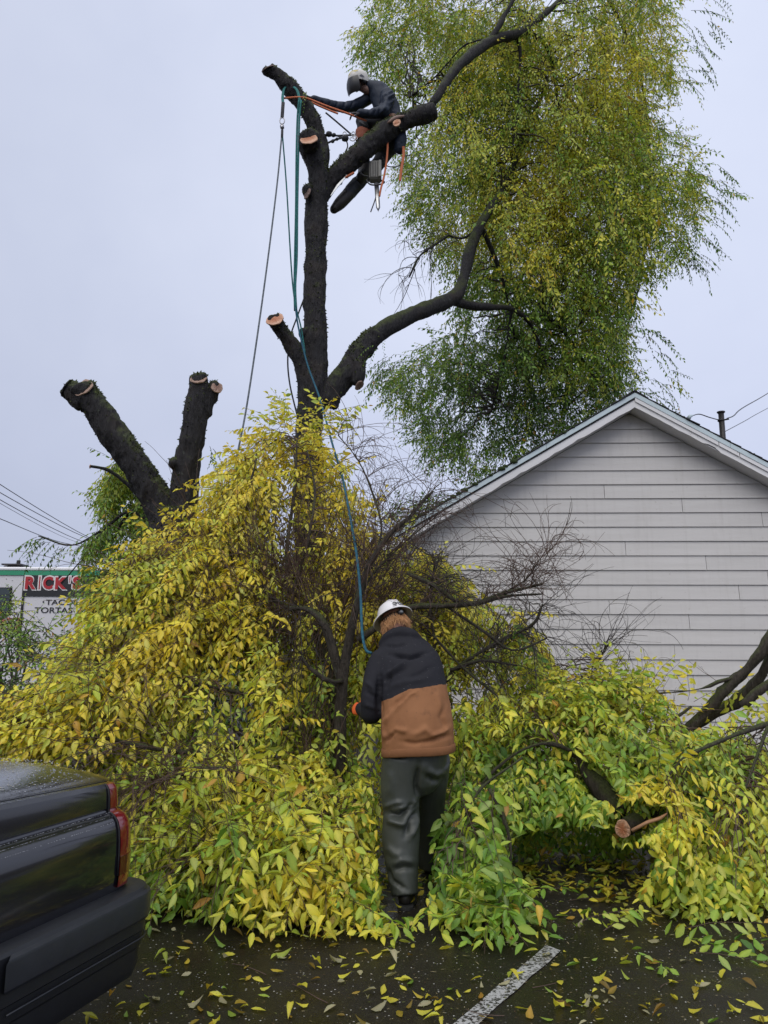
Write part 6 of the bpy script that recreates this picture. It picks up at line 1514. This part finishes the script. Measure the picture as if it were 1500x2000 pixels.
cordage('sling', 'teal sling wrapped over the top leader holding the pulley', 'sling', [P(586, 198, 8.72), P(580, 176, 8.78), P(568, 168, 8.84), P(556, 172, 8.84), P(552, 188, 8.76), P(553, 204, 8.70)], .018, M['rope_teal'], .008)
cordage('sling', 'black webbing sling leg hanging to the pulley', 'sling', [P(553, 200, 8.70), P(552, 215, 8.69), P(551, 230, 8.69)], .022, M['rope_dark'], .010)
cordage('rope', 'blue rope running from the hanging teal rope down across the trunk to the bare limb', 'rope', [P(577, 600, 8.7), P(583, 640, 8.68), P(600, 710, 8.6), P(625, 780, 8.3), P(650, 870, 7.6), P(668, 930, 7.0), P(682, 1000, 6.5), P(696, 1080, 6.0), P(704, 1160, 5.75), P(707, 1230, 5.6), P(714, 1268, 5.5), P(726, 1276, 5.45)], .0105, M['rope_blue'], m_=60)
cordage('rope', 'grey rope slanting from the pulley far down to the left behind the yellow leaves', 'rope', [P(550, 268, 8.69), P(540, 370, 8.5), P(516, 560, 8.1), P(484, 780, 7.7), P(462, 895, 7.5), P(440, 1010, 7.3)], .010, M['rope_grey'], m_=50)
cordage('rope', 'second dark teal rope from the pulley crossing behind the doubled rope', 'rope', [P(552, 268, 8.69), P(560, 370, 8.72), P(572, 560, 8.78), P(588, 640, 8.8), P(596, 690, 8.78)], .009, M['rope_teal'], m_=40)
cordage('rope', 'short dark rope passing behind the lower sawn stub', 'rope', [P(593, 585, 9.1), P(578, 625, 9.1), P(568, 655, 9.1), P(562, 700, 9.1), P(566, 750, 9.1), P(580, 810, 9.1)], .010, M['rope_dark'])
pu = thing('pulley', 'small steel pulley with shackle hanging under the teal sling', 'pulley', P(551, 240, 8.69))
def ringmesh(mb, c, rx, rz, r, ang=0): mb.loft([c + np.array((math.cos(a) * rx * math.cos(ang) - math.sin(a) * rz * math.sin(ang), 0, math.cos(a) * rx * math.sin(ang) + math.sin(a) * rz * math.cos(ang))) for a in np.linspace(0, 2 * math.pi, 20)], r, n=6, cap=False)
mb = MB(); ringmesh(mb, P(551, 236, 8.69), .030, .045, .007); mb.build('shackle', M['steel'], pu, True)
mb = MB(); c = P(551, 248, 8.69); mb.loft([c - (0, .02, 0), c + (0, .02, 0)], .026, n=16); mb.build('sheave', M['steel'], pu, True)
mb = MB(); c = P(551, 262, 8.69); mb.capsule([c + (0, 0, .05), c + (0, 0, -.05)], .016, n=8); mb.build('splice', M['rope_dark'], pu, True)
cordage('rope', 'orange rope wrapped round the leader and pulled tight to the near hand of the climber', 'rope', [P(552, 192, 8.86), P(565, 191, 8.76), P(585, 190, 8.74), P(602, 193, 8.84), P(640, 208, 8.86), P(680, 222, 8.9), P(700, 230, 8.95), P(716, 236, 9.0)], .013, M['rope_orange'])
cordage('rope', 'second orange rope strand above, held by the far hand of the climber', 'rope', [P(594, 192, 8.94), P(615, 203, 9.0), P(640, 214, 9.04), P(660, 222, 9.04)], .012, M['rope_orange'])
cordage('lanyard', 'dark rope running from the far glove down to the ring at the knee', 'lanyard', [P(636, 220, 9.0), P(660, 240, 9.05), P(690, 266, 9.08)], .011, M['rope_dark'])
fl = thing('flipline', 'knotted positioning lanyard stretched between the leader and the knee of the climber', 'lanyard', P(670, 268, 9.0))
for pts, r in (([(612, 262), (630, 263), (645, 264), (660, 265), (680, 264), (695, 264)], .012), ([(630, 284), (645, 277), (658, 272), (672, 268)], .013), ([(655, 264), (668, 269), (676, 272)], .010), ([(675, 270), (679, 285), (674, 298)], .009)):
    mb = MB(); mb.loft(spline([P(x, y, 9.02) for x, y in pts], 20), r, n=6); mb.build('rope_leg', M['rope_dark'], fl, True)
for x, y, k in ((643, 262, 1.6), (652, 264, 1.2), (650, 276, 1.1), (658, 272, .9), (674, 270, 1.9)):
    mb = MB(); mb.ball(P(x, y, 9.0), np.array((.025, .025, .022)) * k, 10, 7); me = mb.mesh('knot', True); V = getV(me); N = getN(me); setV(me, V + N * ((fbm(V, 40, 2, 2) - .5) * .02)[:, None]); link_obj('knot', me, M['rope_dark'], fl)
for x, y, a in ((690, 262, 0), (694, 269, .6), (688, 272, 1.2), (673, 262, 0)):
    mb = MB(); ringmesh(mb, P(x, y, 8.98), .022, .034, .006, a); mb.build('carabiner', M['steel'], fl, True)
# ------------------------------------------------------------------ parked black sedan, lower left
def carpaint():
    m, t, b = material('black_car_paint'); tc = t.new('ShaderNodeTexCoord').outputs['Object']
    t.link(t.mix(t.noise(tc, 5, 4), (.006, .006, .009), (.011, .011, .016)), b.inputs['Base Color']); b.inputs['Roughness'].default_value = .16; b.inputs['Specular IOR Level'].default_value = .5
    b.inputs['Coat Weight'].default_value = .7; b.inputs['Coat Roughness'].default_value = .06
    g = t.new('ShaderNodeNewGeometry'); sx = t.new('ShaderNodeSeparateXYZ'); t.link(g.outputs['Normal'], sx.inputs[0]); up = t.mrange(sx.outputs['Z'], .5, .9, .0, 1.0)
    n1 = t.noise(tc, 70, 3, .6); bn = t.new('ShaderNodeBump'); t.link(n1, bn.inputs['Height']); t.link(t.math('MULTIPLY', up, .22), bn.inputs['Strength']); bn.inputs['Distance'].default_value = .004
    t.link(bn.outputs[0], b.inputs['Normal']); t.link(bn.outputs[0], b.inputs['Coat Normal'])
    return m
M['car'] = carpaint()
M['bumper'] = plain('grey_black_bumper_plastic', (.011, .012, .015), .45, var=.3, scale=9)
M['rub'] = plain('rub_strip_plastic', (.018, .020, .026), .42, var=.3, scale=14)
M['tail'] = plain('red_tail_lamp_lens', (.17, .007, .012), .10, var=.12, coat=.8)
M['tail_dark'] = plain('dark_red_lens', (.085, .004, .007), .12, var=.1, coat=.8)
M['water'] = plain('water_bead', (.25, .26, .28), .05, spec=1.0)
f_ = nrm(np.array((-.30, -.954, 0))); l_ = np.array((-f_[1], f_[0], 0)); 
RC = np.array((-1.01, 3.40, 0)); c0 = RC - l_ * .83
def cw(s, y, z): return c0 + f_ * s + l_ * y + np.array((0, 0, z))
car = thing('parked_car', 'black sedan parked at the lower left, wet boot lid and red tail lamp in view', 'car', cw(2.2, 0, 0))
def plan(half, s_end, s0=0.0, rc=.11, nc=8, nf=16, front=4.35):
    """left side from s_end back to the rear corner and across to the centre; (s, y, ns, ny)"""
    out = [(s, half, 0, 1) for s in np.linspace(s_end, s0 + rc, nf)]
    for a in np.linspace(0, math.pi / 2, nc)[1:]: out.append((s0 + rc - rc * math.sin(a), half - rc + rc * math.cos(a), -math.sin(a), math.cos(a)))
    for y in np.linspace(half - rc, 0, 5)[1:]: out.append((s0 - .02 * (1 - y / half), y, -1, 0))
    return out
def sweep(path, rows, wedge=.03):
    """rows: (inset, z); returns grid of points for left side mirrored to the right"""
    full = path + [(s, -y, ns, -ny) for s, y, ns, ny in path[-2::-1]]
    G_ = []
    for ins, z in rows:
        if ins > .103 and abs(path[0][1] - .832) < .01:      # lid rings keep their own corner radius
            p2 = plan(.832 - ins, path[0][0] - ins, ins * .35 - .03, .10, 8, 16); f2 = p2 + [(s, -y, ns, -ny) for s, y, ns, ny in p2[-2::-1]]; G_.append([cw(s, y, z + wedge * max(s, 0)) for s, y, ns, ny in f2])
        else: G_.append([cw(s - ns * ins, y - ny * ins, z + (wedge * max(s, 0) if z > .9 else 0)) for s, y, ns, ny in full])
    return G_
def grid(G_, cap=False):
    mb = MB(); n = len(G_[0]); V = [p for r in G_ for p in r]; F = [(r * n + i, r * n + i + 1, (r + 1) * n + i + 1, (r + 1) * n + i) for r in range(len(G_) - 1) for i in range(n - 1)]
    if cap: F += [(i, i + 1, n - 2 - i, n - 1 - i) for i in range(n // 2 - 1)]
    mb.add(V, F); return mb
def bevel_build(mb, name, mat, parent, wd=.004, ang=28):
    me = mb.mesh(name, True); recalc(me); me.set_sharp_from_angle(angle=rad(24)); o = link_obj(name, me, mat, parent); return o
pth = plan(.832, 4.2)
rows = [(.42, 1.030), (.30, 1.018), (.18, .996), (.124, .980), (.112, .972), (.110, .954), (.104, .954), (.102, .968), (.096, .972), (.082, .968), (.070, .952), (.064, .925), (.060, .880), (.063, .873), (.060, .866), (.050, .862), (.032, .850), (.017, .830), (.007, .800), (.002, .755), (0, .70), (.0, .63), (.004, .585), (.012, .555), (.03, .50), (.05, .30)]
bevel_build(grid(sweep(pth, rows), True), 'body', M['car'], car)
# tail lamps wrap the corner
for sg in (1, -1):
    full = [(s, sg * y, ns, sg * ny) for s, y, ns, ny in pth]; seg = [q for q in full if q[0] < .112 and abs(q[1]) > .40]; seg = [(.14, sg * .832, 0, sg)] + seg
    def patch(r0, r1, out=.005, trim=0.0):
        rr = [(i - out, z) for i, z in rows if r0 >= z >= r1 and i < .1]; G_ = []
        rr = [(rr[0][0] + out + .004, rr[0][1] + .002)] + rr + [(rr[-1][0] + out + .004, rr[-1][1] - .002)]
        for ins, z in rr: G_.append([cw(s - ns * ins, y - ny * ins, z + .001) for s, y, ns, ny in seg])
        return grid(G_)
    tl = bevel_build(patch(.972, .583, .009), 'tail_lamp', M['tail'], car)
    lo = bevel_build(patch(.71, .62, .0115), 'lower_lens', M['tail_dark'], tl)
    m_ = MB(); 
    m_.loft([cw(.142, sg * (.832 - i + .004), z) for i, z in rows if .972 >= z >= .60 and i < .1], .0035, n=5); m_.build('lens_edge', M['black_gap'], tl, True)
# boot lid gap runs across; badge-less rear panel gap
m_ = MB(); m_.loft([cw(-.024, y, .60) for y in np.linspace(-.55, .55, 9)], .004, n=5); m_.build('panel_gap', M['black_gap'], car)
# bumper
bp = plan(.885, .96, -.085, .13, 9, 10)
brow = [(.13, .572), (.055, .570), (.020, .566), (.006, .560), (0, .548), (0, .40), (.008, .392), (.012, .34), (.018, .332), (.020, .328), (.022, .27), (.04, .225), (.08, .20)]
bo = bevel_build(grid(sweep(bp, brow, 0)), 'bumper', M['bumper'], car)
rs = plan(.885, .745, -.085, .13, 9, 10)
G_ = sweep(rs, [(.0, .548), (-.012, .540), (-.015, .530), (-.015, .452), (-.010, .442), (.0, .436)], 0)
for k, r in enumerate(G_):       # rounded front end of the rub strip
    for e in (0, -1): r[e] = r[e] + f_ * (.035 * math.sin(math.pi * k / 5))
bevel_build(grid(G_), 'rub_strip', M['rub'], bo)
m_ = MB(); m_.loft([p + np.array((0, 0, 0)) for p in sweep(rs, [(-.001, .372)], 0)[0]], .004, n=5); m_.build('bumper_crease', M['rub'], bo, True)
# sides forward of the bumper, wheels, cabin (mostly outside the frame)
m_ = MB()
for sg in (1, -1): m_.box(cw(2.55, sg * .79, .36), (1.1, .02, .10), R=np.stack([f_, l_, (0, 0, 1)], 1), bev=.01)
m_.build('sill', M['car'], car)
for s in (1.34, 3.75):
    for sg in (1, -1):
        m_ = MB(); m_.loft([cw(s, sg * y, .31) for y in (.60, .62, .78, .80)], [.25, .31, .31, .25], n=28); wh = m_.build('wheel', M['rubber'], car, True)
        m_ = MB(); m_.loft([cw(s, sg * y, .31) for y in (.77, .805)], [.19, .16], n=20); m_.build('rim', M['alu'], wh, True)
        m_ = MB(); m_.loft([cw(s + .355 * math.cos(a), sg * .835, .31 + .355 * math.sin(a)) for a in np.linspace(-.1, math.pi + .1, 20)], .012, n=6); m_.build('wheel_arch', M['bumper'], car, True)
m_ = MB(); cab = [(1.0, 1.02, .66), (1.55, 1.40, .56), (2.6, 1.43, .57), (3.35, 1.04, .66)]
V_ = []; 
for s, z, hw in cab: V_ += [cw(s, -hw, z), cw(s, -hw + .04, z + .015), cw(s, hw - .04, z + .015), cw(s, hw, z)]
m_.add(V_, [(i * 4 + k, i * 4 + k + 1, (i + 1) * 4 + k + 1, (i + 1) * 4 + k) for i in (1,) for k in range(3)]); m_.build('roof', M['car'], car)
m_ = MB(); m_.add([V_[0], V_[3], V_[7], V_[4]], [(0, 1, 2, 3)]); m_.build('rear_window', M['glass'], car)
m_ = MB(); m_.add([V_[12], V_[15], V_[11], V_[8]], [(0, 1, 2, 3)]); m_.build('windscreen', M['glass'], car)
for sg, k in ((1, 3), (-1, 0)):
    m_ = MB(); m_.add([V_[k], V_[4 + k], V_[8 + k], V_[12 + k], cw(3.35, sg * .68, .98), cw(1.0, sg * .68, .98)], [(0, 1, 2, 3, 4, 5)]); m_.build('side_window', M['glass'], car)
# water beads and flecks on the lid and shoulder
rg = np.random.default_rng(12)
def bead(mb, p, r, n=6): 
    V = [p + np.array((math.cos(a) * r, math.sin(a) * r, 0)) for a in np.arange(n) * 2 * math.pi / n] + [p + np.array((math.cos(a) * r * .6, math.sin(a) * r * .6, r * .45)) for a in np.arange(n) * 2 * math.pi / n] + [p + (0, 0, r * .6)]
    mb.add(V, [(i, (i + 1) % n, n + (i + 1) % n, n + i) for i in range(n)] + [(n + i, n + (i + 1) % n, 2 * n) for i in range(n)])
mb = MB()
def lidz(y): return float(np.interp(abs(y), [.41, .53, .652, .708], [1.030, 1.018, .996, .980]))
for _ in range(1500):
    s, y = rg.uniform(.0, 1.05) ** 1.2 + .02, rg.uniform(-.3, .70); bead(mb, cw(s, y * (1 if s > .15 else .85), lidz(y) + .03 * s + .0005), rg.uniform(.0012, .0038))
for _ in range(260):
    s = rg.uniform(.14, .75); i, z = [(.060, .866), (.050, .862), (.032, .850), (.017, .830)][rg.integers(1, 4)]; q = rg.random(); y = .832 - i + .0 ; bead(mb, cw(s, y - .002, z + .001), rg.uniform(.001, .0028))
mb.build('water_beads', M['water'], car, True, kind='stuff')
M['fleck'] = plain('pale_debris_fleck', (.45, .40, .28), .7, var=.4, scale=50)
mb = MB()
for _ in range(900):
    s, y = rg.uniform(.02, .95), rg.uniform(-.3, .66); a = rg.uniform(0, 6.3); r = rg.uniform(.002, .0065); p = cw(s, y, lidz(y) + .03 * s + .002); d = np.array((math.cos(a), math.sin(a), 0)) * r; e = np.array((-math.sin(a), math.cos(a), 0)) * r * .4
    mb.add([p + d, p + e, p - d, p - e], [(0, 1, 2, 3)])
mb.build('debris_flecks', M['fleck'], car, kind='stuff')
for (s, y, sz, lab, col) in ((.60, .50, .055, 'pale leaf stuck on the boot lid nearest the left border', (.62, .52, .22)), (.52, .25, .045, 'small leaf farther back on the wet boot lid', (.45, .42, .30)), (.42, .36, .04, 'narrow pale leaf in the middle of the boot lid', (.5, .46, .3)), (.33, .79, .045, 'cream leaf stuck on the side shoulder of the car below the lid', (.60, .48, .26))):
    zz = lidz(y) + .03 * s + .008 if y < .7 else .857; F0 = flat_leaf_frame(rg, .08)
    tag(single_leaf('fallen_leaf', cw(s, y, zz), F0, sz, np.array(col), None, 4), lab, 'leaf')
